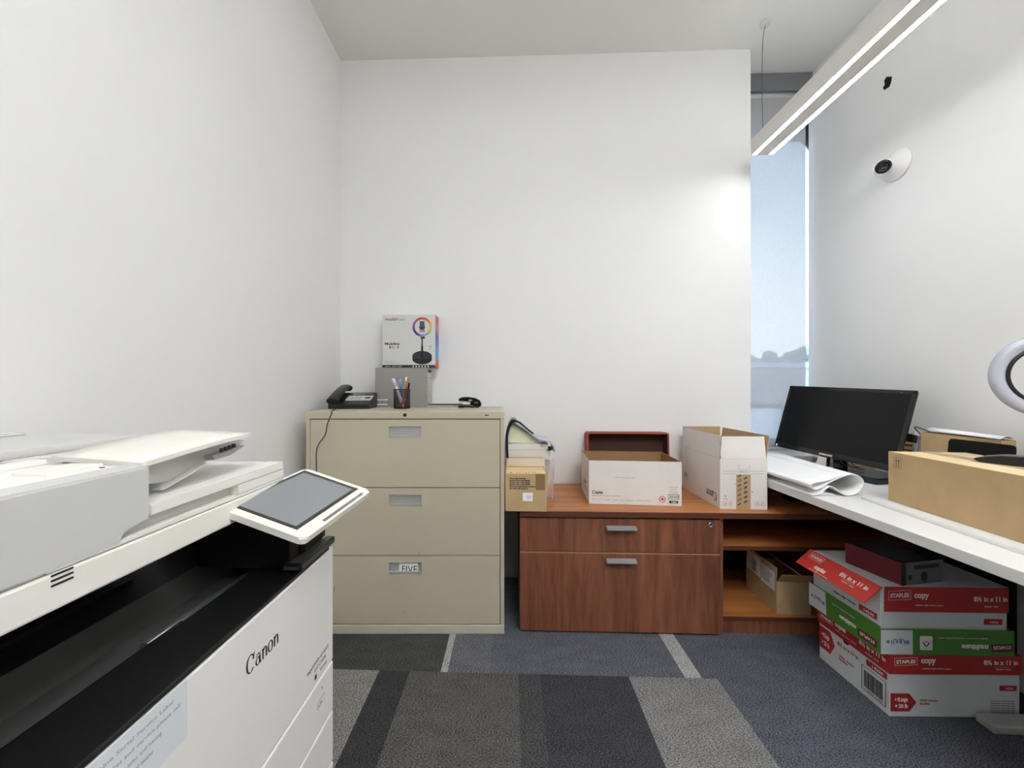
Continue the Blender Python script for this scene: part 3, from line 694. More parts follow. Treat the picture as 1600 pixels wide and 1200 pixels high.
Mc = FB(.347, .030); m.prism(circ(.0155), .0003, REDC, M=Mc); m.prism(circ(.0125), .0006, CARD_W, M=Mc)
leaf = [(0, .010), (.0025, .005), (.006, .006), (.005, .001), (.009, .002), (.0065, -.002), (.0075, -.004), (.001, -.0035), (.0008, -.008), (-.0008, -.008), (-.001, -.0035), (-.0075, -.004), (-.0065, -.002), (-.009, .002), (-.005, .001), (-.006, .006), (-.0025, .005)]
m.prism(leaf, .0009, REDC, M=Mc)
m.prism(rrect(.374, .03, .426, .056, .002), .0003, INK, M=FB(0, 0)); m.prism(rrect(.376, .032, .424, .054, .001), .0006, CARD_W, M=FB(0, 0))
x = .381
for k in range(14): m.box((x-.2185, -.1486, .036), (x-.2185+.0013, -.148, .05), INK); x += rnd.choice((.0024, .0030, .0034))
m.box((.379-.2185, -.1481, .012), (.421-.2185, -.1474, .024), INK); m.text('14236', .009, frame((.388-.2185, -.1482, .0145), (1, 0, 0), (0, 0, 1)), WHITEINK, bold=.0003, width=.024)
for k, wd in enumerate((.046, .03, .04)): m.text(('Elemental Chlorine', 'Free ECF', 'multi-use paper')[k], .007, FB(.4-wd/2, .088-k*.0115), INK_G, width=wd)
child(m, 'front_print', cb)
m = MB(); Ms = frame((-.2187, .11, .04), (0, -1, 0), (0, 0, 1))
m.text('Copies', .022, frame((-.2188, .02, .07), (0, -1, 0), (0, 0, 1)), INK, bold=.0006, width=.05); m.text('papier / letter size paper', .009, frame((-.2188, .04, .045), (0, -1, 0), (0, 0, 1)), INK_G, width=.12)
child(m, 'side_print', cb)
# ---- red lid leaning behind it
RL = mat('faded_red_card', (150, 72, 58), .7, var=.08, vscale=9)
rl = thing('carton_lid', 'red carton lid standing on edge against the wall behind the white paper carton', 'lid', (.672, 2.28, CT+.0005))
m = MB(); Mt = Matrix.Translation((.0, .0, .0)) @ Matrix.Rotation(R(-2), 4, 'X')
a, h_, d_ = .232, .312, .075
DKB = mat('dark_brown_inside', (72, 44, 34), .85, var=.06)
out = rrect(-a, 0, a, h_, .014, 4)
inn = rrect(-a+.009, .009, a-.009, h_-.009, .008, 4)
Mrl = Mt @ Matrix(((1, 0, 0, 0), (0, 0, -1, .035), (0, 1, 0, 0), (0, 0, 0, 1)))
m.prism(out, .004, RL, M=Mrl)
m.prism(inn, .0045, DKB, M=Mrl)
N = len(out)
for i in range(N):
    o0, o1, i0, i1 = out[i], out[(i+1) % N], inn[i], inn[(i+1) % N]
    P3 = lambda p, z: Mrl @ Vector((p[0], p[1], z))
    m.quad([P3(o0, .004), P3(o1, .004), P3(o1, d_), P3(o0, d_)], RL)
    m.quad([P3(o0, d_), P3(o1, d_), P3(i1, d_), P3(i0, d_)], RL)
    m.quad([P3(i1, .0045), P3(i0, .0045), P3(i0, d_), P3(i1, d_)], DKB)
child(m, 'lid_shell', rl, normals=False)

# ---- white carton with raised flaps
nb_w, nb_d, nb_h = .216, .405, .236
nb = carton('open_carton', 'tall white carton with four raised flaps and brown tape on the credenza', 'box', (1.090, 2.063, CT+.0005), 0, nb_w, nb_d, nb_h, CARD_W, KRAFT_D)
def flap(par, p0, p1, hgt, lean, outer, inner, mb=None, th=.003, inset=.004):
    """flap hinged on edge p0->p1, its outer face to the right of travel; lean>0 outwards"""
    p0, p1 = Vector(p0), Vector(p1); d = (p1-p0).normalized(); o = Vector((d.y, -d.x, 0))
    up = (Vector((0, 0, 1))*math.cos(lean)+o*math.sin(lean)); nn = d.cross(up)
    M = Matrix.Identity(4)
    for i in range(3): M[i][0] = d[i]; M[i][1] = up[i]; M[i][2] = nn[i]; M[i][3] = p0[i]
    L = (p1-p0).length; m = mb or MB()
    m.box((inset, 0.0005, -th), (L-inset, hgt, 0), outer, faces={'-z': inner, '+y': inner, '-x': inner, '+x': inner}, M=M)
    return child(m, 'flap', par), M
a, b = nb_w/2, nb_d/2
flap(nb, (-a, b, nb_h), (-a, -b, nb_h), .108, R(-4), CARD_W, KRAFT_D)     # left
flap(nb, (-a, -b, nb_h), (a, -b, nb_h), .104, R(-9), CARD_W, KRAFT_D)     # front
flap(nb, (a, -b, nb_h), (a, b, nb_h), .108, R(7), CARD_W, KRAFT)     # right
flap(nb, (a, b, nb_h), (-a, b, nb_h), .112, R(-1), KRAFT_D, KRAFT)        # back
# hand-built serif letters for the two logos
def glyphs():
    """each letter: list of polygons in a unit-height box"""
    def ring(cx, cy, rx, ry, tx, ty, a0=0, a1=360, k=28):
        o = [(cx+rx*math.cos(R(a0+(a1-a0)*i/k)), cy+ry*math.sin(R(a0+(a1-a0)*i/k))) for i in range(k+1)]
        n_ = [(cx+(rx-tx)*math.cos(R(a0+(a1-a0)*i/k)), cy+(ry-ty)*math.sin(R(a0+(a1-a0)*i/k))) for i in range(k+1)]
        return [[o[i], o[i+1], n_[i+1], n_[i]] for i in range(k)]
    C = ring(.5, .5, .46, .52, .17, .05, 48, 318)+[[(.72, .66), (.86, .60), (.93, 1.0), (.80, .90)]]
    A = ring(.30, .22, .27, .24, .13, .05)+[[(.44, .0), (.60, .0), (.58, .50), (.44, .48)]]+ring(.34, .46, .25, .2, .06, .06, 10, 165)+[[(.56, 0), (.70, .03), (.69, .09), (.57, .07)]]
    N_ = [[(.06, 0), (.21, 0), (.21, .62), (.06, .62)], [(0, .56), (.12, .56), (.12, .62), (.0, .6)]]+ring(.37, .40, .24, .25, .15, .07, -5, 160)+[[(.46, 0), (.61, 0), (.61, .40), (.46, .40)]]
    O = ring(.33, .32, .33, .34, .15, .05)
    return [(C, 1.0), (A, .74), (N_, .70), (O, .72), (N_, .66)]
def logo(m, M, width, height, mt):
    x = 0; tot = sum(g[1] for g in glyphs()); k = width/tot
    for polys, adv in glyphs():
        for p in polys:
            q = [(x*k+u*k, v_*height) for u, v_ in p]
            m.prism(q, .0003, mt, M=M)
        x += adv
m = MB()
logo(m, frame((-a-.0002, -b+.028, .068), (0, 1, 0), (0, 0, -1)), .098, .042, INK)
m.prism(rrect(0, 0, .05, .034, .001), .0002, INK_G, M=frame((-a-.0001, .175, .062), (0, -1, 0), (0, 0, 1))); m.prism(rrect(.002, .002, .048, .032, .001), .0005, CARD_W, M=frame((-a-.0001, .175, .062), (0, -1, 0), (0, 0, 1)))
m.box((-a-.0008, .13, .074), (-a-.0006, .17, .080), INK_G); m.box((-a-.0008, .14, .084), (-a-.0006, .17, .089), INK_G)
child(m, 'side_print', nb)
m = MB(); fy2 = -b-.0003
def FN(x, z): return frame((-a+x, fy2, z), (1, 0, 0), (0, 0, 1))
for p in (((.014, .178), (.205, .1792)), ((.014, .166), (.07, .1672)), ((.14, .166), (.2, .1672)), ((.085, .1855), (.135, .1865)), ((.085, .1855), (.086, .214)), ((.134, .1855), (.135, .214))):
    m.box((-a+p[0][0], fy2-.0002, p[0][1]), (-a+p[1][0], fy2+.0001, p[1][1]), INK_G)
m.text('10"/25.5cm', .008, FN(.088, .1705), INK_G, width=.04)
m.prism([(0, .006), (.006, 0), (.012, .006), (.006, .004)], .0003, INK, M=FN(.018, .058)); m.text('Gift', .007, FN(.018, .046), INK_G, width=.015)
for x0_, n_ in ((.014, 3), (.160, 3)):
    m.prism(rrect(0, 0, .042, .018, .001), .0002, INK_G, M=FN(x0_, .018)); m.prism(rrect(.001, .001, .041, .017, .001), .0004, CARD_W, M=FN(x0_, .018))
    for k in range(n_-1): m.prism([(0, 0), (.003, .003), (.001, .009), (-.002, .004)], .0006, INK if k == 0 else INK_G, M=FN(x0_+.012+k*.018, .022))
m.prism(circ(.0025, 12), .0004, INK, M=FN(.147, .082)); m.prism(circ(.0025, 12), .0004, TAPE, M=FN(.069, .117))
child(m, 'front_print', nb)
m = MB(); m.box((-a+.074, fy2-.0006, .002), (-a+.140, fy2-.0002, .163), TAPE)
for k in range(7): 
    m.text('C.E.' if k % 2 else 'NE.', .012, Matrix.Translation((-a+.084+(k % 2)*.0+.0, fy2-.0008, .148-k*.022)) @ Matrix.Rotation(R(90), 4, 'X') @ Matrix.Rotation(R(38), 4, 'Z'), INK, bold=.0004)
    m.text('NE.', .012, Matrix.Translation((-a+.112, fy2-.0008, .138-k*.022)) @ Matrix.Rotation(R(90), 4, 'X') @ Matrix.Rotation(R(38), 4, 'Z'), INK, bold=.0006) if k < 6 else None
child(m, 'packing_tape', nb)

# ---- small brown carton with papers on top
bx = thing('brown_carton', 'brown carton with black print on the left end of the credenza', 'box', (.0735, 1.925, CT+.0005), 0)
m = MB(); m.box((-.0955, -.13, 0), (.0955, .17, .173), KRAFT, .0012); child(m, 'box_body', bx)
m = MB(); by = -.1303
def FX(x, z): return frame((-.0955+x, by, z), (1, 0, 0), (0, 0, 1))
for k, (s_, wd) in enumerate((('TN-4 2500 INK/MD', .075), ('BLACK CRT-1200 SERIES', .094), ('BLACK CRT-1300 SERIES', .094), ('BLACK CRT-1400 SERIES', .094), ('BLACK CRT-2400/1200 (B) CARTRIDGE', .122), ('20-11000-1250 MADE IN', .083))):
    m.text(s_, .0085, FX(.02, .148-k*.0092), INK, bold=.0004, width=wd)
m.box((-.0955+.139, by-.0003, .099), (-.0955+.182, by, .172), mat('tape_patch', (140, 110, 76), .3))
child(m, 'printing', bx)
m = MB(); m.box((-.0955+.080, by-.0006, .048), (-.0955+.126, by-.0001, .086), WHITE); m.text('2', .014, FX(.085, .06), INK, bold=.001); m.text('8101', .006, FX(.105, .078), INK_G); m.text('94 22  ABXV', .006, FX(.086, .051), INK_G, width=.035)
for k in range(3): m.box((-.0955+.098, by-.0009, .060+k*.006), (-.0955+.12, by-.0005, .0615+k*.006), INK_G)
child(m, 'address_label', bx)
m = MB(); m.box((-.09, -.125, .173), (.09, .02, .1735), KRAFT_L)
for k in range(7): m.text(('Fragile', 'handle')[k % 2], .007, frame((-.04+k*.014, -.12, .1737), (0, 1, 0), (-1, 0, 0)), INK_G, width=.02)
m.text('B', .018, frame((-.074, -.115, .1737), (1, 0, 0), (0, 1, 0)), INK, bold=.0006)
child(m, 'top_tape', bx)
zb_ = CT+.0005+.1742
def slab(name, label, cat, x0, x1, y0, y1, z0, z1, mt, bulge=.006, group=None, sag=0, mt2=None):
    m = MB(); nx, ny = 14, 5; T = []; B = []
    pts = [(x0, z0), (x1-bulge, z0)]+[(x1-bulge+bulge*math.sin(t), z0+(z1-z0)*(1-math.cos(t))/2) for t in [math.pi*i/8 for i in range(1, 8)]]+[(x1-bulge, z1)]+[(x1-bulge-(x1-bulge-x0)*i/8, z1+sag*math.sin(math.pi*i/8)) for i in range(1, 8)]+[(x0, z1)]
    m.prism(pts, y1-y0, mt, M=Matrix(((1, 0, 0, 0), (0, 0, -1, y1), (0, 1, 0, 0), (0, 0, 0, 1))), side=mt2 or mt, smooth=False)
    o = m.build(name); o['label'] = label; o['category'] = cat
    if group: o['group'] = group
    return o
slab('envelope_stack', 'beige envelope stack directly on the brown carton', 'envelopes', -.018, .170, 1.96, 2.16, zb_, zb_+.046, mat('envelope_cream', (216, 204, 182), .8, var=.04), .01)
slab('paper_pad', 'thick cream paper pad, the lower one of the pile on the brown carton', 'paper', -.009, .204, 1.955, 2.17, zb_+.047, zb_+.083, mat('pad_cream', (222, 216, 208), .8, bump=.6, bscale=400, stretch=(1, 1, 9)), .016)
slab('paper_pad', 'white paper pad, the upper one of the pile on the brown carton', 'paper', -.009, .196, 1.96, 2.17, zb_+.084, zb_+.112, mat('pad_white', (226, 222, 216), .8, bump=.6, bscale=400, stretch=(1, 1, 9)), .02, sag=.004)
LIME = mat('lime_folder', (206, 218, 160), .5, c2=(228, 230, 206), vscale=18)
m = MB(); 
m.prism([(-.008, 0), (.19, .0), (.196, .004), (.14, .014), (.09, .044), (.04, .080), (.018, .090), (.000, .086)], .19, LIME, M=Matrix(((1, 0, 0, 0), (0, 0, -1, 2.16), (0, 1, 0, zb_+.117), (0, 0, 0, 1))))
o = m.build('plastic_wallet'); o['label'] = 'pale lime green plastic wallet under the navy flap, on the paper pads'; o['category'] = 'folder'
NAVY = mat('navy_plastic', (34, 36, 54), .3); SLV = mat('silver_blue_film', (186, 188, 200), .35)
bag = thing('document_bag', 'navy edged plastic document bag wrapped over the pile on the brown carton', 'bag', (.09, 2.0, zb_))
m = MB()
P = bez([(-.026, 0, .045), (-.030, 0, .10), (-.027, 0, .165), (-.006, 0, .222), (.018, 0, .226)], 20)
m.sheet([[(p.x+.001*q, 1.945+q*.05, p.z) for q in range(4)] for p in P], NAVY, .003); child(m, 'binding', bag, world=False) if False else None
m.bm.free()
m = MB(); m.sheet([[(p.x-.075-.015, -.062+q*.055, p.z-.0) for q in range(4)] for p in [Vector((v_.x+.013, 0, v_.z)) for v_ in P]], NAVY, .013)
child(m, 'binding', bag)
m = MB(); P2 = bez([(.018, 0, .228), (.05, 0, .212), (.09, 0, .176), (.14, 0, .140), (.19, 0, .129), (.217, 0, .104), (.220, 0, .074)], 24)
m.sheet([[(p.x-.09, -.062+q*.055, p.z) for q in range(4)] for p in P2], SLV, .007); child(m, 'film_flap', bag)
m = MB(); P3_ = bez([(.012, 0, .2345), (.05, 0, .2195), (.09, 0, .185), (.115, 0, .166)], 12)
m.sheet([[(p.x-.09, -.064+q*.012, p.z) for q in range(3)] for p in P3_], BLACK, .006); child(m, 'zip', bag)
m = MB(); m.box((.098, -.066, .083), (.115, -.06, .105), NAVY, .002); m.box((.062, -.066, .118), (.082, -.0625, .128), mat('label_blue', (60, 70, 120), .4)); child(m, 'corner_tab', bag)
film = bpy.data.materials.new('clear_film'); film.use_nodes = True; n = film.node_tree; n.nodes.clear()
tr = n.nodes.new('ShaderNodeBsdfTransparent'); gl = n.nodes.new('ShaderNodeBsdfPrincipled'); gl.inputs['Base Color'].default_value = lin((220, 205, 200)); gl.inputs['Roughness'].default_value = .2
mx = n.nodes.new('ShaderNodeMixShader'); mx.inputs[0].default_value = .45; out = n.nodes.new('ShaderNodeOutputMaterial')
n.links.new(tr.outputs[0], mx.inputs[1]); n.links.new(gl.outputs[0], mx.inputs[2]); n.links.new(mx.outputs[0], out.inputs[0])
m = MB(); m.sheet([[(.176+.022*u*0+q*.0075+.004*math.sin(u*7), 1.99+.012*math.sin(q*1.3+u*5), CT+.003+(1-u)*.20) for q in range(7)] for u in [i/10 for i in range(11)]], film, .0008)
o = m.build('plastic_sleeve'); o['label'] = 'clear plastic sleeve hanging down behind the right side of the brown carton'; o['category'] = 'plastic bag'

# ================================================================ DESK
DZ = .70
dk = thing('desk', 'white desk along the right wall, its far end over the credenza', 'desk', (1.49, 1.3, 0))
m = MB(); m.box((1.207, .18, DZ-.034), (1.888, 2.325, DZ), WHITEL, .0025); child(m, 'desktop', dk, world=True)
DG = mat('desk_steel_grey', (180, 180, 178), .4, metal=.3)
m = MB(); m.box((1.815, 1.33, .03), (1.865, 1.38, DZ-.035), DG, .003); m.box((1.58, 1.327, 0), (1.885, 1.383, .03), DG, .006); child(m, 'leg', dk, world=True)
m = MB(); m.box((1.815, .28, .03), (1.865, .33, DZ-.035), DG, .003); m.box((1.2, .277, 0), (1.885, .333, .03), DG, .006); child(m, 'leg', dk, world=True)
m = MB(); m.box((1.80, 1.46, .12), (1.815, 1.80, DZ-.035), BLACK_M); child(m, 'modesty_panel', dk, world=True)
m = MB(); m.box((1.400, 1.99, CT+.001), (1.436, 2.06, DZ-.035), BLACK, .002); m.box((1.436, 1.99, CT+.001), (1.80, 2.03, CT+.014), BLACK, .002); m.box((1.764, 1.99, CT+.014), (1.80, 2.06, DZ-.035), BLACK, .002); child(m, 'support_bracket', dk, world=True)
m = MB(); m.box((1.42, .35, DZ-.075), (1.46, 1.9, DZ-.035), BLACK_M); child(m, 'cross_rail', dk, world=True)

# ---- folded plans
fp = MB()
PR = bez([(x_, z_, 0) for x_, z_ in ((1.206, .7045), (1.24, .711), (1.270, .737), (1.292, .735), (1.335, .7055), (1.372, .711), (1.395, .730), (1.405, .762), (1.380, .786), (1.345, .786), (1.283, .760), (1.235, .731), (1.214, .728), (1.203, .740), (1.212, .752), (1.27, .765), (1.33, .787))], 90)
def pl(u, p):
    y = 1.60+u*.70
    xx_ = p.x+.006*u+(.18*u*(p.x-1.203)/.2); zz = .7045+(p.y-.7045)*(1-.35*u)
    return (xx_, y, zz)
fp.sheet([[pl(u, p) for u in [i/10 for i in range(11)]] for p in PR], WHITE, .0016)
fp.sheet([[(x_, y, .7030+.0010*math.sin(x_*30)) for y in [1.61+i*.066 for i in range(11)]] for x_ in [1.2025+i*.02 for i in range(6)]], WHITE, .002)
o = fp.build('folded_plans'); o['label'] = 'large white paper sheets folded into a loose roll on the desk corner'; o['category'] = 'paper'

# ---- flat white board under the long carton
m = MB(); m.box((0, -1.05, 0), (.33, 0, .008), WHITEL, .001); m.box((.001, -1.05, .008), (.018, -.001, .011), mat('board_lip', (222, 222, 220), .4), .0008)
o = m.build('flat_board'); o.location = (1.364, 1.565, DZ+.0005); o.rotation_euler = (0, 0, R(-4.2)); o['label'] = 'thin flat white board lying under the long cardboard box on the desk'; o['category'] = 'board'

# ---- long cardboard box
lb = thing('long_cardboard_box', 'long plain cardboard box with up arrows lying on the white desk', 'box', (1.430, 1.526, DZ+.0090), R(-4.5))
m = MB(); m.box((0, -.97, 0), (.258, 0, .184), KRAFT, .0015, faces={'+z': KRAFT_L}); child(m, 'box_body', lb)  # top face in a paler kraft, the light falling on it painted in
m = MB(); Ma = frame((-.0004, -.024, .127), (0, -1, 0), (0, 0, 1))
for p in (((0, 0), (.03, .0008)), ((0, .039), (.03, .0398)), ((0, 0), (.0008, .0398)), ((.0292, 0), (.03, .0398))): m.box((p[0][0], p[0][1], 0), (p[1][0], p[1][1], .0003), INK, M=Ma)
for x_ in (.010, .020):
    m.box((x_-.0008, .009, 0), (x_+.0008, .028, .0003), INK, M=Ma); m.prism([(x_-.003, .027), (x_+.003, .027), (x_, .033)], .0003, INK, M=Ma)
m.box((.006, .006, 0), (.024, .0072, .0003), INK, M=Ma)
child(m, 'arrow_symbol', lb)
TAPL = mat('clear_tape_gloss', (226, 206, 176), .15)
m = MB(); m.box((.10, -.97, .184), (.16, .0, .1844), TAPL); m.box((.10, 0, .12), (.16, .0005, .1844), TAPL)
for k in range(14): m.text('FRAGILE', .011, frame((.11+(k % 2)*.012, -.06-k*.062, .1846), (0, -1, 0), (1, 0, 0)), INK_G, width=.04)
child(m, 'sealing_tape', lb)

# ---- handset on the box
ms = thing('black_handset', 'black and grey handset lying on the long cardboard box at the right edge', 'handset', (1.587, 1.234, DZ+.1937), R(-62))
m = MB()
pts = [(-.11, -.040), (.10, -.040), (.115, -.02), (.115, .02), (.10, .040), (-.11, .040)]
prof = [(-.115, .010), (-.10, .0), (.10, 0), (.112, .012), (.10, .024), (.02, .031), (-.06, .026), (-.105, .015)]
m.prism(prof, .07, BLACK, M=Matrix.Translation((0, .035, 0)) @ Matrix.Rotation(R(90), 4, 'X')); child(m, 'shell', ms)
m = MB(); m.prism([(-.10, .018), (.095, .0255), (.02, .0325), (-.06, .0275)], .055, mat('slate_grey_plastic', (84, 88, 94), .35), M=Matrix.Translation((0, .0275, 0)) @ Matrix.Rotation(R(90), 4, 'X')); child(m, 'grey_cover', ms)

# ---- black tablet standing behind the box
m = MB(); m.prism(rrect(0, 0, .19, .236, .012), .012, BLACK_M, M=frame((1.70, 1.575, DZ+.0005), (.04, -1, 0), (.06, .0, 1)), bev=.002)
o = m.build('tablet_case'); o['label'] = 'black rounded tablet case standing on edge behind the long cardboard box'; o['category'] = 'tablet'

# ---- brown carton by the wall with papers on top
oc = carton('brown_open_carton', 'low brown carton standing by the right wall behind the black tablet case', 'box', (1.790, 1.60, DZ+.0005), R(1), .054, .27, .243, KRAFT, KRAFT_D)
m = MB(); m.sheet([[(-.024+u*.050, -.13+q*.062, .246+.010*math.sin(u*3)+.002*q) for q in range(5)] for u in [i/8 for i in range(9)]], WHITE, .0012)
child(m, 'lid_sheet', oc, label='white sheet lying over the open top')
m = MB(); m.sheet([[(1.785+.02*math.sin(u*2.2), 1.75+u*.06, DZ+.002+v_*.235) for v_ in [i/6 for i in range(7)]] for u in [i/6 for i in range(7)]], WHITE, .0015)
o = m.build('paper_sheet'); o['label'] = 'white sheet standing curled between the monitor and the brown carton'; o['category'] = 'paper'
wb_ = [mat('pine', (206, 160, 108), .6), mat('pine_dark', (140, 90, 50), .6)]
rk = MB()
for k in range(9): rk.box((1.857, 1.82, DZ+.001+k*.024), (1.895, 1.95, DZ+.015+k*.024), wb_[0], .001); rk.box((1.862, 1.825, DZ+.014+k*.024), (1.89, 1.945, DZ+.0255+k*.024), wb_[1])
o = rk.build('wooden_letter_rack'); o['label'] = 'small slatted wooden rack against the right wall behind the monitor'; o['category'] = 'rack'
m = MB(); m.box((1.76, 2.08, DZ+.001), (1.888, 2.32, DZ+.03), KRAFT, .001); o = m.build('flat_carton'); o['label'] = 'low flat brown carton on the desk behind the monitor foot'; o['category'] = 'box'

# ---- monitor
mn = thing('computer_monitor', 'black flat screen monitor tilted back on the white desk', 'monitor', (1.72, 2.0, DZ))
MM = Matrix.Translation((1.668, 2.059, .9545)) @ Matrix.Rotation(R(-79.2), 4, 'Z') @ Matrix.Rotation(R(-14.5), 4, 'X') @ Matrix.Rotation(R(2.4), 4, 'Y') @ Matrix.Scale(1.115, 4)
Fm = MM @ Matrix.Rotation(R(90), 4, 'X')      # local x right, y up, z out of the screen
m = MB(); m.prism(rrect(-.278, -.163, .278, .163, .006), .007, BLACK, M=Fm @ Matrix.Translation((0, 0, -.007)))
m.prism(rrect(-.17, -.10, .12, .10, .02), .030, BLACK_M, M=Fm @ Matrix.Translation((0, 0, -.037)))
bz = .016
for p in (((-.28, .165-bz), (.28, .165)), ((-.28, -.165), (.28, -.165+.024)), ((-.28, -.165), (-.28+bz, .165)), ((.28-bz, -.165), (.28, .165))): m.box((p[0][0], p[0][1], 0), (p[1][0], p[1][1], .0035), BLACK_G, .001, M=Fm)
child(m, 'housing', mn, world=True)
m = MB(); m.box((-.264, -.141, 0), (.264, .149, .001), mat('screen_off', (12, 12, 13), .3, spec=.25), M=Fm); child(m, 'screen', mn, world=True)
m = MB(); m.text('SAMSUNG', .0115, Fm @ Matrix.Translation((-.035, -.158, .0037)), WHITEINK, bold=.0003, width=.062); m.box((-.272, -.162, .0035), (-.262, -.15, .004), WHITE, M=Fm); m.text('HD', .006, Fm @ Matrix.Translation((.225, .153, .0037)), INK_G); child(m, 'lettering', mn, world=True)
m = MB(); pb = Fm @ Vector((0, -.10, -.045)); m.sweep([pb, pb+Vector((.012, .002, -.05)), Vector((pb.x+.015, pb.y+.004, DZ+.012))], lambda i: [(-.012, -.03), (.012, -.03), (.012, .03), (-.012, .03)], BLACK_G, smooth=False); child(m, 'neck', mn, world=True)
m = MB(); m.prism(rrect(-.115, -.10, .115, .10, .012), .028, mat('base_blue_black', (16, 24, 42), .15), M=Matrix.Translation((1.705, 1.925, DZ+.0005)) @ Matrix.Rotation(R(-79.2), 4, 'Z'), bev=.004)
child(m, 'base', mn, world=True)
m = MB(); q0 = Fm @ Vector((-.06, -.150, -.03)); m.prism([(-.026, 0), (.026, 0), (.018, .06), (-.018, .06)], .02, CHROME, M=Fm @ Matrix.Translation((-.03, -.215, -.035))); child(m, 'stand_hinge', mn, world=True)
m = MB()
for k in range(3):
    a0 = Fm @ Vector((.02+k*.022, -.12, -.03)); m.tube(bez([a0, a0+Vector((.01, 0, -.05)), a0+Vector((.02, -.02-.01*k, -.075)), Vector((a0.x+.05, a0.y-.03, DZ+.035))], 12), .0022, BLACK, 8)
a0 = Fm @ Vector((.27, -.02, -.03)); m.tube(bez([a0, a0+Vector((.02, -.03, .012)), Vector((1.80, 1.80, .958)), Vector((1.82, 1.765, .945)), Vector((1.83, 1.755, .93))], 18), .0028, mat('cable_grey', (70, 70, 74), .5), 8)
m.box((.262, -.035, -.04), (.29, -.005, -.02), BLACK, M=Fm)
child(m, 'cables', mn, world=True)

# ---- ring light at the right edge
rx = thing('ring_light', 'grey ring light on a stand at the right edge of the desk', 'ring light', (1.79, 1.22, DZ))
RG = mat('ring_grey', (176, 177, 188), .25); cen = Vector((1.614, 1.22, 1.169))
nrm = Vector((-.45, -.86, .05)).normalized(); Mr = Matrix.Translation(cen) @ nrm.to_track_quat('Z', 'Y').to_matrix().to_4x4() @ Matrix.Scale(.93, 4)
m = MB(); prof = [(.094, -.012), (.128, -.012), (.136, -.002), (.134, .008), (.122, .014), (.106, .012), (.098, .004)]
m.lathe(prof+[prof[0]], RG, 64, M=Mr); child(m, 'ring', rx, world=True)
m = MB(); prof = [(.086, -.020), (.0945, -.020), (.0985, .006), (.0945, .0085), (.088, .006), (.086, -.018)]
m.lathe(prof, BLACK, 64, M=Mr); child(m, 'inner_rim', rx, world=True)
m = MB(); m.box((-.016, -.09, -.012), (.016, -.06, .0), BLACK, M=Mr); m.tube([Mr @ Vector((0, -.07, -.006)), Mr @ Vector((0, 0, -.006))], .005, BLACK); m.box((-.045, -.008, -.008), (.045, .012, .006), BLACK, .002, M=Mr); m.box((-.045, -.008, .006), (-.035, .012, .02), BLACK, M=Mr); child(m, 'phone_clamp', rx, world=True)
sx, sy = 1.62, 1.10
m = MB(); m.tube([Mr @ Vector((0, -.13, -.01)), Vector((1.72, 1.24, .98)), Vector((1.79, 1.22, DZ+.02))], .007, BLACK, 12); child(m, 'pole', rx, world=True)
m = MB(); m.lathe([(0, 0), (.085, 0), (.09, .006), (.085, .018), (.02, .026), (0, .026)], BLACK, M=Matrix.Translation((1.79, 1.22, DZ+.0005))); child(m, 'base', rx, world=True)

# ================================================================ PAPER BOX STACK UNDER THE DESK
def arrow_panel(m, M, x, z, w_, h_, mt, s1, s2):
    m.prism([(x, z), (x+w_*.72, z), (x+w_, z+h_/2), (x+w_*.72, z+h_), (x, z+h_)], .0004, mt, M=M)
    m.text(s1, h_*.3, M @ Matrix.Translation((x+w_*.16, z+h_*.56, .0007)), WHITEINK, bold=.0006, width=w_*.5); m.text(s2, h_*.3, M @ Matrix.Translation((x+w_*.16, z+h_*.2, .0007)), WHITEINK, bold=.0006, width=w_*.5)
def brandbox(m, M, x, z, w_, h_, rot=2.5):
    Mq = M @ Matrix.Translation((x, z, 0)) @ Matrix.Rotation(R(rot), 4, 'Z')
    t_ = .0009
    for p in (((0, 0), (w_, t_)), ((0, h_-t_), (w_, h_)), ((0, 0), (t_, h_)), ((w_-t_, 0), (w_, h_))): m.box((p[0][0], p[0][1], .0004), (p[1][0], p[1][1], .0007), WHITEINK, M=Mq)
    m.text('STAPLES', h_*.62, Mq @ Matrix.Translation((w_*.08, h_*.27, .0005)), WHITEINK, bold=.0006, width=w_*.84)
def torn(x0, x1, z0, z1, n=26, amp=.002, side='bottom'):
    pts = [(x0, z1), (x1, z1)]; 
    if side == 'bottom': pts += [(x1-(x1-x0)*i/n, z0+rnd.uniform(-amp, amp)) for i in range(n+1)]
    else: pts = [(x1, z1), (x1, z0), (x0, z0)]+[(x0+rnd.uniform(0, amp*2), z0+(z1-z0)*i/n) for i in range(1, n)]+[(x0, z1)]
    return pts
WB = mat('paper_box_white', (206, 210, 212), .6, var=.03, vscale=6)
SW, SD = .447, .303
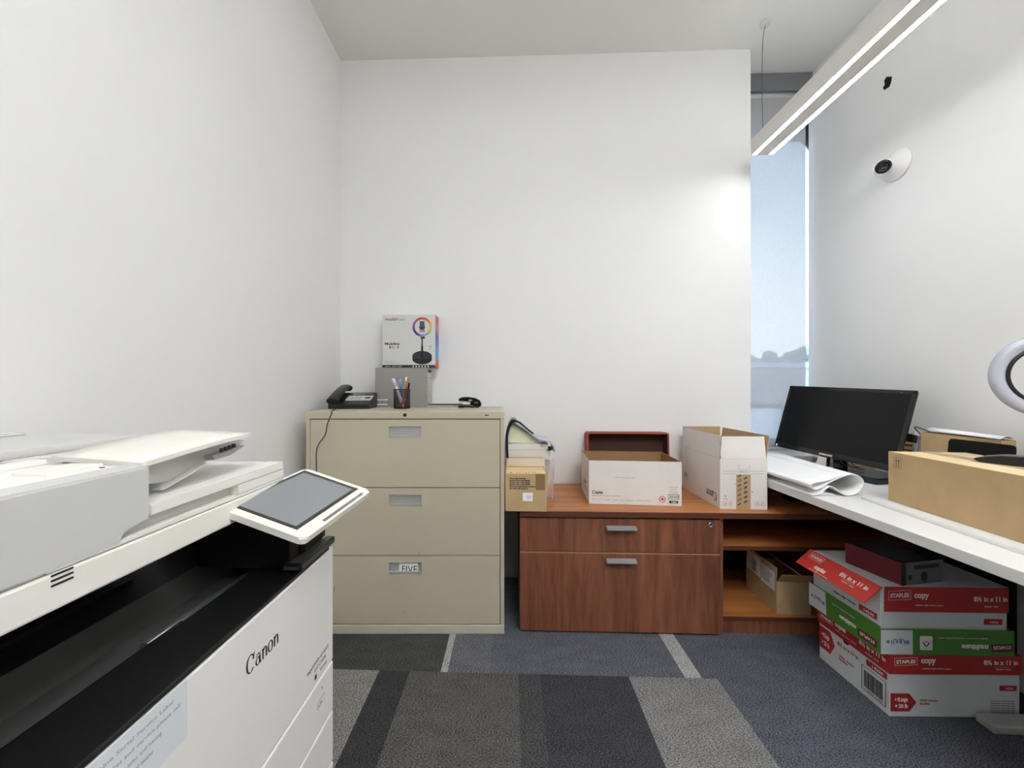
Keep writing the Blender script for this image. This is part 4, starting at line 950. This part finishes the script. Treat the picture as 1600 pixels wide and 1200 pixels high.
# bottom box
sb = thing('paper_box', 'red lidded copy paper box on the carpet, bottom of the stack under the desk', 'box', (1.305, 1.388, 0), R(1.2), 'copy paper boxes under the desk')
m = MB(); m.box((.003, .003, .0), (SW-.003, SD-.003, .209), WB, .001); child(m, 'box_body', sb)
m = MB(); m.box((-.001, -.001, .148), (SW+.001, SD+.001, .2135), REDC, .001); child(m, 'lid', sb)
m = MB(); Mf_ = frame((0, -.0012, 0), (1, 0, 0), (0, 0, 1)); Mfb = frame((0, .0026, 0), (1, 0, 0), (0, 0, 1))
brandbox(m, Mf_, .016, .178, .078, .026); m.text('copy', .028, Mf_ @ Matrix.Translation((.106, .188, .0003)), WHITEINK, bold=.001, width=.050); m.text('reliable, high-volume paper', .007, Mf_ @ Matrix.Translation((.108, .1665, .0003)), WHITEINK, width=.10)
m.text('8½ in x 11 in', .022, Mf_ @ Matrix.Translation((.318, .184, .0003)), WHITEINK, bold=.0006, width=.115); m.text('letter size', .008, Mf_ @ Matrix.Translation((.358, .166, .0003)), WHITEINK, width=.05); m.box((.355, .1755, .0001), (.402, .1760, .0004), WHITEINK, M=Mf_)
arrow_panel(m, Mfb, .006, .018, .088, .062, REDC, '+ 92 bright', '+ 20 lb')
m.text('5000 sheets\nfeuilles', .011, Mfb @ Matrix.Translation((.105, .053, .0003)), REDC, bold=.0002, width=.062)
m.box((.376, .092, 0), (.434, .110, .0004), REDC, M=Mfb); m.text('14236', .010, Mfb @ Matrix.Translation((.393, .097, .0006)), WHITEINK, width=.026)
for k in range(6): m.text('Distributed by exclusive office supply', .006, Mfb @ Matrix.Translation((.345, .055-k*.008, .0003)), INK_G, width=.082)
child(m, 'front_print', sb)
m = MB(); Msd = frame((-.0012, SD, 0), (0, -1, 0), (0, 0, 1)); Msb = frame((.0026, SD, 0), (0, -1, 0), (0, 0, 1))
brandbox(m, Msd, .012, .172, .062, .025, 1); m.text('copies', .025, Msd @ Matrix.Translation((.084, .182, .0003)), WHITEINK, bold=.001, width=.05); m.text('paper for high volume copying', .006, Msd @ Matrix.Translation((.086, .166, .0003)), WHITEINK, width=.09)
m.text('8½ in x 11 in', .022, Msd @ Matrix.Translation((.19, .180, .0003)), WHITEINK, bold=.0006, width=.10); m.text('letter size', .008, Msd @ Matrix.Translation((.215, .162, .0003)), WHITEINK, width=.05)
arrow_panel(m, Msb, .004, .05, .075, .088, REDC, '+ 92 bright', '+ 20 lb')
m.text('8½ in x 11 in', .02, Msb @ Matrix.Translation((.092, .112, .0003)), REDC, bold=.0004, width=.09); m.text('5000 sheets\nfeuilles', .012, Msb @ Matrix.Translation((.10, .07, .0003)), REDC, bold=.0003, width=.065)
m.prism([(.13+.014*math.cos(t_), .148-.011*abs(math.sin(t_))) for t_ in [math.pi*i/12 for i in range(13)]], .0004, INK, M=Msb)
m.box((.215, .118, 0), (.292, .140, .0004), REDC, M=Msb); m.text('14236', .013, Msb @ Matrix.Translation((.235, .124, .0006)), WHITEINK, bold=.0003, width=.04)
for p in (((.196, .02), (.288, .022)), ((.196, .106), (.288, .108)), ((.196, .02), (.198, .108)), ((.286, .02), (.288, .108))): m.box((p[0][0], p[0][1], 0), (p[1][0], p[1][1], .0004), INK, M=Msb)
x = .206
while x < .276: w_ = rnd.choice((.0012, .002, .003)); m.box((x, .034, 0), (x+w_, .094, .0004), INK, M=Msb); x += w_+rnd.choice((.0012, .002))
m.text('7 18103 11423', .007, Msb @ Matrix.Translation((.208, .025, .0003)), INK, width=.066)
child(m, 'side_print', sb)
# inverted green lid = tray
GT0 = .2145
gt = thing('box_tray', 'shallow green carton lid turned upside down in the middle of the paper box stack', 'box', (1.275, 1.388, GT0), R(.6), 'copy paper boxes under the desk')
TW, TD, TH = .448, .318, .087
m = MB(); th = .003
m.box((0, 0, 0), (TW, TD, th), GREEN)
m.box((0, 0, th), (TW, th, TH), GREEN); m.box((0, TD-th, th), (TW, TD, TH), GREEN)
m.box((0, th, th), (th, TD-th, TH+.008), GREEN, faces={'+x': WB}); m.box((TW-th, th, th), (TW, TD-th, TH), GREEN)
child(m, 'tray_shell', gt)
m = MB(); Mg = frame((0, -.0003, 0), (1, 0, 0), (0, 0, 1)); up = Matrix.Rotation(R(180), 4, 'Z')
m.box((.001, .002, 0), (.108, TH-.002, .0003), WB, M=Mg)
m.text('8½ in x 11 in', .018, Mg @ Matrix.Translation((.095, .05, .0005)) @ up, BLUEINK, bold=.0005, width=.075); m.text('letter size', .009, Mg @ Matrix.Translation((.078, .056, .0005)) @ up, BLUEINK, width=.035)
m.prism(rrect(.132, .018, .174, .066, .004), .0004, WHITEINK, M=Mg); m.prism([(.140, .046), (.146, .034), (.153, .028), (.160, .034), (.166, .046), (.160, .044), (.153, .050), (.146, .044)], .0007, BLUEINK, M=Mg); m.prism([(.145, .044), (.153, .033), (.161, .044), (.153, .046)], .0010, WHITEINK, M=Mg)
m.text('reliable product for everyday printing needs', .007, Mg @ Matrix.Translation((.36, .062, .0005)) @ up, WHITEINK, width=.165)
m.text('multiuse', .024, Mg @ Matrix.Translation((.36, .038, .0005)) @ up, WHITEINK, bold=.001, width=.088)
Mq = Mg @ Matrix.Translation((.372, .014, 0)) @ Matrix.Rotation(R(3), 4, 'Z'); m.box((0, 0, 0), (.070, .026, .0004), REDD, M=Mq); m.text('STAPLES', .016, Mq @ Matrix.Translation((.064, .020, .0006)) @ up, WHITEINK, bold=.0003, width=.058)
child(m, 'front_print', gt)
m = MB(); Mg = frame((-.0003, TD, 0), (0, -1, 0), (0, 0, 1))
m.prism([(.002, .002), (.092, .002), (.085, TH+.006), (.002, TH+.006)], .0003, WB, M=Mg)
m.text('8½ in x 11 in', .018, Mg @ Matrix.Translation((.082, .05, .0005)) @ up, BLUEINK, bold=.0005, width=.068); m.text('letter size', .009, Mg @ Matrix.Translation((.062, .056, .0005)) @ up, BLUEINK, width=.03)
m.text('reliable everyday printing', .006, Mg @ Matrix.Translation((.22, .068, .0005)) @ up, WHITEINK, width=.10)
m.text('multiuse', .022, Mg @ Matrix.Translation((.225, .042, .0005)) @ up, WHITEINK, bold=.001, width=.072)
m.box((.232, .012, 0), (.305, .040, .0004), REDD, M=Mg); m.text('STAPLES', .016, Mg @ Matrix.Translation((.298, .032, .0006)) @ up, WHITEINK, bold=.0003, width=.058)
child(m, 'side_print', gt)
# top box standing in the tray
tb = thing('paper_box', 'red lidded copy paper box with its flap bent out, top of the desk stack', 'box', (1.2835, 1.397, GT0+.0035), R(.6), 'copy paper boxes under the desk')
UW, UD, UH = .430, .300, .224
m = MB(); m.box((.002, .002, 0), (UW-.002, UD-.002, UH), WB, .001); child(m, 'box_body', tb)
m = MB(); m.box((.000, -.001, UH-.001), (UW, UD+.001, UH+.0035), WB)
m.box((UW-.001, 0, UH-.078), (UW+.0015, UD, UH+.0035), REDC); m.box((0, UD-.001, UH-.078), (UW, UD+.0015, UH+.0035), REDC)
m.prism(torn(.012, UW, UH-.084, UH+.003, 26, .0012, 'left'), .0025, REDC, M=frame((0, .0008, 0), (1, 0, 0), (0, 0, 1)))
child(m, 'lid', tb)
m = MB(); Mf_ = frame((0, -.0018, 0), (1, 0, 0), (0, 0, 1)); zq = UH-.084
brandbox(m, Mf_, .026, zq+.040, .075, .032, 3); m.text('copy', .028, Mf_ @ Matrix.Translation((.112, zq+.050, .0003)), WHITEINK, bold=.001, width=.050); m.text('reliable, high-volume paper', .007, Mf_ @ Matrix.Translation((.115, zq+.022, .0003)), WHITEINK, width=.095)
m.text('8½ in x 11 in', .024, Mf_ @ Matrix.Translation((.312, zq+.040, .0003)), WHITEINK, bold=.0006, width=.112); m.text('letter size', .008, Mf_ @ Matrix.Translation((.348, zq+.020, .0003)), WHITEINK, width=.045)
Mfb = frame((0, .0016, 0), (1, 0, 0), (0, 0, 1)); m.box((.350, zq-.042, 0), (.412, zq-.022, .0004), REDC, M=Mfb); m.text('14236', .011, Mfb @ Matrix.Translation((.368, zq-.037, .0006)), WHITEINK, width=.028)
child(m, 'front_print', tb)
m = MB(); Ms_ = frame((.0016, UD, 0), (0, -1, 0), (0, 0, 1))
m.prism([(.13+.014*math.cos(t_), .150-.011*abs(math.sin(t_))) for t_ in [math.pi*i/12 for i in range(13)]], .0004, INK, M=Ms_)
m.box((.215, .10, 0), (.285, .122, .0004), REDC, M=Ms_); m.text('14236', .013, Ms_ @ Matrix.Translation((.232, .106, .0006)), WHITEINK, bold=.0003, width=.04)
m.text('reliable high volume', .011, Ms_ @ Matrix.Translation((.10, .106, .0003)), INK, bold=.0003, width=.10)
child(m, 'side_print', tb)
m = MB(); dv = Vector((-.060, 0, -.054)).normalized(); Mfl = frame((.0, UD, UH+.004), (0, -1, 0), -dv)
RF = mat('lit_red_card', (196, 52, 42), .55)  # brighter than the lid red: light on the flap painted in
m.box((-.012, -.083, -.003), (UD+.006, 0, 0), RF, M=Mfl)
brandbox(m, Mfl, .010, -.036, .066, .026, 0); m.text('copies', .026, Mfl @ Matrix.Translation((.068, -.066, .0004)), WHITEINK, bold=.001, width=.052)
m.text('paper for high volume copying', .006, Mfl @ Matrix.Translation((.055, -.078, .0004)), WHITEINK, width=.09)
m.text('8½ in x 11 in', .024, Mfl @ Matrix.Translation((.165, -.040, .0004)), WHITEINK, bold=.0007, width=.115); m.text('letter size', .009, Mfl @ Matrix.Translation((.19, -.056, .0004)), WHITEINK, width=.05); m.box((.185, -.046, .0002), (.24, -.0455, .0006), WHITEINK, M=Mfl)
child(m, 'side_flap', tb, label='red lid flap bent outwards, light painted into its red')
# black glossy box on top
kb = thing('glossy_black_box', 'small glossy black and maroon box on top of the paper box stack', 'box', (1.356, 1.400, GT0+.0035+.2285), R(12))
m = MB(); m.box((0, 0, 0), (.185, .185, .078), BLACK_G, .0015, faces={'-x': REDD, '-y': mat('box_front_grey', (100, 102, 106), .4)}); child(m, 'box_body', kb)
m = MB(); Mk = frame((0, -.0003, 0), (1, 0, 0), (0, 0, 1)); m.box((0, 0, 0), (.02, .078, .0003), INK, M=Mk); m.box((.055, .052, 0), (.165, .066, .0003), INK, M=Mk); m.prism([(.10+.014*math.cos(t_), .024+.017*math.sin(t_)) for t_ in [i*math.pi/8 for i in range(16)]], .0003, INK, M=Mk); m.box((.03, .018, 0), (.045, .034, .0003), INK, M=Mk)
child(m, 'front_print', kb)
m = MB(); m.box((.02, .01, .078), (.17, .175, .0784), mat('film_sheen', (60, 60, 62), .08)); child(m, 'top_film', kb)

# ---- inside the open shelf unit
rb = thing('paper_box', 'red printed paper box inside the open shelf, behind the stack', 'box', (1.455, 1.875, .0775), 0)
m = MB(); m.box((0, 0, 0), (.40, .29, .215), REDD, .001); child(m, 'box_body', rb)  # body painted dark red for the shade inside the shelf
m = MB(); m.box((-.002, -.002, .215), (.402, .292, .283), REDD, .001); m.text('8½ x 11', .026, frame((.012, -.0024, .24), (1, 0, 0), (0, 0, 1)), WHITEINK, bold=.0006, width=.09); child(m, 'lid', rb)
sbx = carton('brown_open_carton', 'brown open carton with white shipping labels on the bottom shelf', 'box', (1.327, 1.993, .0775), R(-3), .15, .26, .15, KRAFT, KRAFT_D)
a, b = .075, .13
fl, Mfl = flap(sbx, (-a, b, .15), (-a, -b, .15), .062, R(-3), KRAFT, KRAFT_D)
flap(sbx, (a, -b, .15), (a, b, .15), .06, R(-50), KRAFT, KRAFT)
flap(sbx, (-a, -b, .15), (a, -b, .15), .055, R(35), KRAFT, KRAFT_D)
m = MB(); Ml = frame((-a-.0004, b-.01, .035), (0, -1, 0), (0, 0, 1))
m.box((.0, .07, 0), (.12, .165, .0003), WHITE, M=Ml); m.box((.125, .062, 0), (.235, .15, .0003), WHITE, M=Ml)
for k in range(10): m.box((.045, .082+k*.006, 0), (.085, .082+k*.006+rnd.choice((.002, .0035)), .0006), INK, M=Ml)
for k in range(7): m.text('SHIP TO 4410 PARK AVENUE SUITE', .005, Ml @ Matrix.Translation((.132, .140-k*.01, .0005)), INK, width=rnd.uniform(.05, .09))
child(m, 'shipping_label', sbx)

# ================================================================ COPIER
cp = thing('photocopier', 'large white and black office photocopier with tilted touch screen in the left foreground', 'photocopier', (-.70, .58, 0))
CWH = mat('copier_white', (230, 228, 224), .42, var=.01); CWL = mat('copier_white_light', (232, 229, 220), .4); CGR = mat('copier_grey_white', (200, 199, 195), .45)
CBK = mat('copier_black', (18, 18, 18), .36); CDG = mat('copier_dark_grey', (78, 78, 76), .3)
XF, XBk, YA, YZ = -.410, -1.005, .20, .893
def cbx(name, boxes, par=cp):
    m = MB()
    for b_ in boxes: m.box(*b_[:3], *(b_[3:]))
    return child(m, name, par, world=True)
cbx('body', [((XBk, YA, .05), (XF-.014, YZ-.002, .700), CWH, .004),
             ((XBk, YA, .70), (-.93, YZ-.002, .888), CWH, .003),
             ((XBk, YZ-.022, .70), (-.425, YZ-.002, .888), CWH, .002),
             ((XBk, YA, .70), (-.43, YA+.02, .888), CWH, .002)])
dd = cbx('front_door', [((XF-.013, YA, .505), (XF, YZ, .7655), CWH, .004)])
m = MB(); logo(m, frame((XF+.0003, .592, .683), (0, 1, 0), (0, 0, 1)), .086, .028, INK); child(m, 'lettering', dd, world=True)
m = MB(); FC = lambda y, z: frame((XF+.0003, y, z), (0, 1, 0), (0, 0, 1))
m.text('imageRUNNER ADVANCE', .011, FC(.775, .549), INK_G, width=.092); m.text('DX C3826i', .011, FC(.805, .535), INK_G, width=.05); m.prism([(0, 0), (.008, 0), (.008, .01), (0, .01)], .0003, INK, M=FC(.806, .518)); m.text('Energy', .009, FC(.83, .521), INK_G, width=.03)
child(m, 'small_print', dd, world=True)
m = MB(); m.box((XF+.0002, .33, .69), (XF+.0006, .482, .764), mat('sticker_pale', (214, 217, 220), .3))
for k in range(4): m.text(('Machine Serial Service Label', 'For supplies and service please call', 'office equipment sales and leasing', 'Serviced by your local dealer')[k], .0065, FC(.36, .750-k*.012) @ Matrix.Translation((0, 0, .0005)), mat('pale_grey_ink', (160, 162, 164), .6), width=(.10, .11, .085, .075)[k])
m.text('CALL', .010, FC(.372, .700) @ Matrix.Translation((0, 0, .0005)), mat('sticker_red', (200, 110, 110), .5), bold=.0003, width=.03)
child(m, 'service_sticker', dd, world=True)
for z0, z1 in ((.390, .502), (.272, .387), (.06, .269)):
    q = cbx('paper_drawer', [((XF-.013, YA, z0), (XF, YZ, z1), CWH, .003), ((XF-.014, .45, z1-.02), (XF+.0002, .62, z1-.004), CGR)])
    if z0 == .390:
        m = MB(); m.text('1', .012, FC(.835, .475), INK_G); m.prism(rrect(0, 0, .032, .016, .004), .0002, INK_G, M=FC(.818, .445)); m.prism(rrect(.001, .001, .031, .015, .004), .0004, CWH, M=FC(.818, .445)); m.text('LTR', .009, FC(.822, .449) @ Matrix.Translation((0, 0, .0006)), INK_G); child(m, 'drawer_mark', q, world=True)
for x in (-.95, -.47):
    for y in (.26, .83):
        m = MB(); m.cyl((0, 0, -.012), .025, .024, BLACK, M=Matrix.Translation((x, y, .025)) @ Matrix.Rotation(R(90), 4, 'Y')); m.box((x-.01, y-.01, .025), (x+.01, y+.01, .052), STEEL_D); child(m, 'caster', cp, world=True)
# black rim and output tray
cbx('front_rim', [((-.505, YA, .7662), (XF+.001, YZ-.02, .7735), CBK, .003), ((-.505, YA+.02, .70), (-.425, YZ-.024, .766), CBK),
                  ((-.445, .745, .7735), (XF+.004, YZ+.003, .790), CDG, .005), ((-.520, YA+.02, .755), (-.506, .60, .766), CBK, .002)])
m = MB()
prof = [(-.506, .700), (-.506, .735), (-.535, .742), (-.60, .738), (-.66, .758), (-.78, .800), (-.93, .835), (-.93, .700)]
My = Matrix(((1, 0, 0, 0), (0, 0, 1, YA+.02), (0, 1, 0, 0), (0, 0, 0, 1)))
m.prism(prof[:5]+[(-.66, .700)], .64, CDG, M=My); m.prism([(-.66, .700)]+prof[4:], .64, CBK, M=My)  # front painted grey for reflections, back black for the cavity shade
for k, x in enumerate((-.70, -.735, -.77)):
    z = .758+(-.66-x)*.35
    m.box((x-.002, .25, z+.002), (x+.002, .70-.03*k, z+.008), CBK)
child(m, 'output_tray', cp, world=True)
cbx('cavity_lining', [((-.93, YA+.02, .83), (-.926, YZ-.024, .888), CBK), ((-.93, YZ-.026, .70), (-.45, YZ-.022, .888), CBK)])
m = MB(); m.tube([(-.541, .56, .748), (-.541, .665, .748), (-.535, .83, .748)], .008, mat('roller_metal', (100, 100, 100), .3, metal=.5), 14); m.tube([(-.534, .833, .748), (-.534, .848, .748)], .010, CHROME, 12); child(m, 'roller_bar', cp, world=True)
cbx('corner_column', [((-.62, .755, .775), (-.432, YZ-.024, .887), CBK, .004), ((-.50, .79, .79), (-.424, YZ-.006, .872), CBK, .006), ((-.52, YZ-.023, .79), (-.440, YZ-.001, .888), CWL, .001)])
# scanner
cbx('scanner', [((-1.0, YA, .890), (-.495, .842, .9315), CWL, .003)])
m = MB()
for k in range(3):
    z = .9185+k*.0055
    m.prism(rrect(-.011, -.0012, .011, .0012, .0011, 3), .0006, INK, M=frame((-.4951, .4155, z), (0, 1, 0), (0, 0, 1)))
child(m, 'speaker_slots', cp, world=True)
# document feeder
m = MB()
m.box((-.99, YA, .9325), (-.53, .522, 1.0265), CGR, .005, faces={'+z': CWH})
m.prism([(YA, .9325), (.481, .9325), (.483, .9515), (.522, .9515), (.522, 1.0265), (YA, 1.0265)], .040, CGR, M=Matrix(((0, 0, 1, -.535), (1, 0, 0, 0), (0, 1, 0, 0), (0, 0, 0, 1))), bev=.003)
m.box((-.99, .522, .9325), (-.53, .838, .972), CWH, .004)
# lower ledge face around its grip recess
m.box((-.53, .522, .9555), (-.495, .838, .972), CWL, .002); m.box((-.53, .4, .9325), (-.4955, .838, .9385), CWL, .001); m.box((-.53, .694, .9385), (-.495, .838, .9555), CWL, .001)
m.box((-.528, .478, .9385), (-.512, .694, .9555), CGR)
child(m, 'document_feeder', cp, world=True)
m = MB(); m.box((-.98, .24, 1.0255), (-.74, .76, 1.040), CGR, .005); m.box((-.97, .54, .972), (-.72, .80, 1.026), CWH, .008); m.box((-.975, .25, 1.040), (-.955, .74, 1.046), CWL, .002); child(m, 'rear_cover', cp, world=True)
# raised input tray: sheet from the feeder mouth rising to the far end
m = MB()
gr = []
for i in range(9):
    u = i/8; y0_ = .515+u*.235
    row = []
    for j in range(5):
        v_ = j/4; x_ = -.500-.006*u - v_*(.165+.02*u)
        row.append((x_, y0_+v_*.03, 1.0275+.014*u+.003*v_+.002*math.sin(u*3.1)))
    gr.append(row)
m.sheet(gr, CWL, .007)
child(m, 'input_tray', cp, world=True)
m = MB(); m.prism([(.523, 1.022), (.755, 1.032), (.775, 1.026), (.74, 1.010), (.66, 1.000), (.60, .985), (.56, .990), (.523, 1.004)], .12, CGR, M=Matrix(((0, 0, 1, -.66), (1, 0, 0, 0), (0, 1, 0, 0), (0, 0, 0, 1))))
m.prism([(.60, .985), (.66, 1.003), (.63, .992), (.575, .978)], .02, CWH, M=Matrix(((0, 0, 1, -.545), (1, 0, 0, 0), (0, 1, 0, 0), (0, 0, 0, 1))))
child(m, 'tray_underside', cp, world=True)
m = MB()
m.box((-.60, .45, 1.0262), (-.555, .515, 1.030), CWL, .001); m.box((-.66, .42, 1.0262), (-.64, .52, 1.034), CWH, .002); m.box((-.545, .50, 1.0265), (-.54, .503, 1.0275), INK)
child(m, 'paper_guide', cp, world=True)
m = MB()
for k in range(4): m.box((-.5125, .672+k*.010, 1.019+k*.0012), (-.508, .677+k*.010, 1.026+k*.0012), INK)
m.prism([(.655, 1.016), (.72, 1.0225), (.738, 1.022), (.70, 1.010), (.66, 1.008)], .016, mat('stopper_grey', (150, 149, 146), .5), M=Matrix(((0, 0, 1, -.528), (1, 0, 0, 0), (0, 1, 0, 0), (0, 0, 0, 1))))
child(m, 'paper_stopper', cp, world=True)
# control panel
P0 = Vector((-.423, .792, .906))
Rp = Matrix.Translation(P0) @ Matrix.Rotation(R(85), 4, 'Z') @ Matrix.Rotation(R(16.4), 4, 'X') @ Matrix.Rotation(R(-4.5), 4, 'Y')
m = MB(); m.prism(rrect(-.126, -.087, .126, .086, .012, 6), .012, CWL, M=Rp @ Matrix.Translation((0, 0, -.012)), bev=.003); 
pn = child(m, 'control_panel', cp, world=True)
m = MB(); m.box((-.108, -.060, 0), (.112, .080, .0006), mat('bezel_dark', (52, 50, 49), .3), M=Rp); child(m, 'bezel', pn, world=True)
m = MB(); m.box((-.100, -.052, .0006), (.100, .073, .0010), mat('touch_screen_off', (132, 135, 138), .22, spec=.6), M=Rp); child(m, 'touch_screen', pn, world=True)
m = MB(); m.box((-.055, -.081, 0), (.098, -.075, .0008), mat('led_bar_grey', (112, 110, 107), .3), M=Rp); m.box((.062, -.080, .0008), (.08, -.076, .001), mat('led_green', (120, 150, 140), .3), M=Rp); child(m, 'status_bar', pn, world=True)
m = MB(); m.box((-.116, -.074, -.022), (.116, .085, -.012), CBK, .004, M=Rp); m.box((-.03, -.03, -.045), (.06, .07, -.022), CBK, .004, M=Rp); child(m, 'panel_mount', pn, world=True)
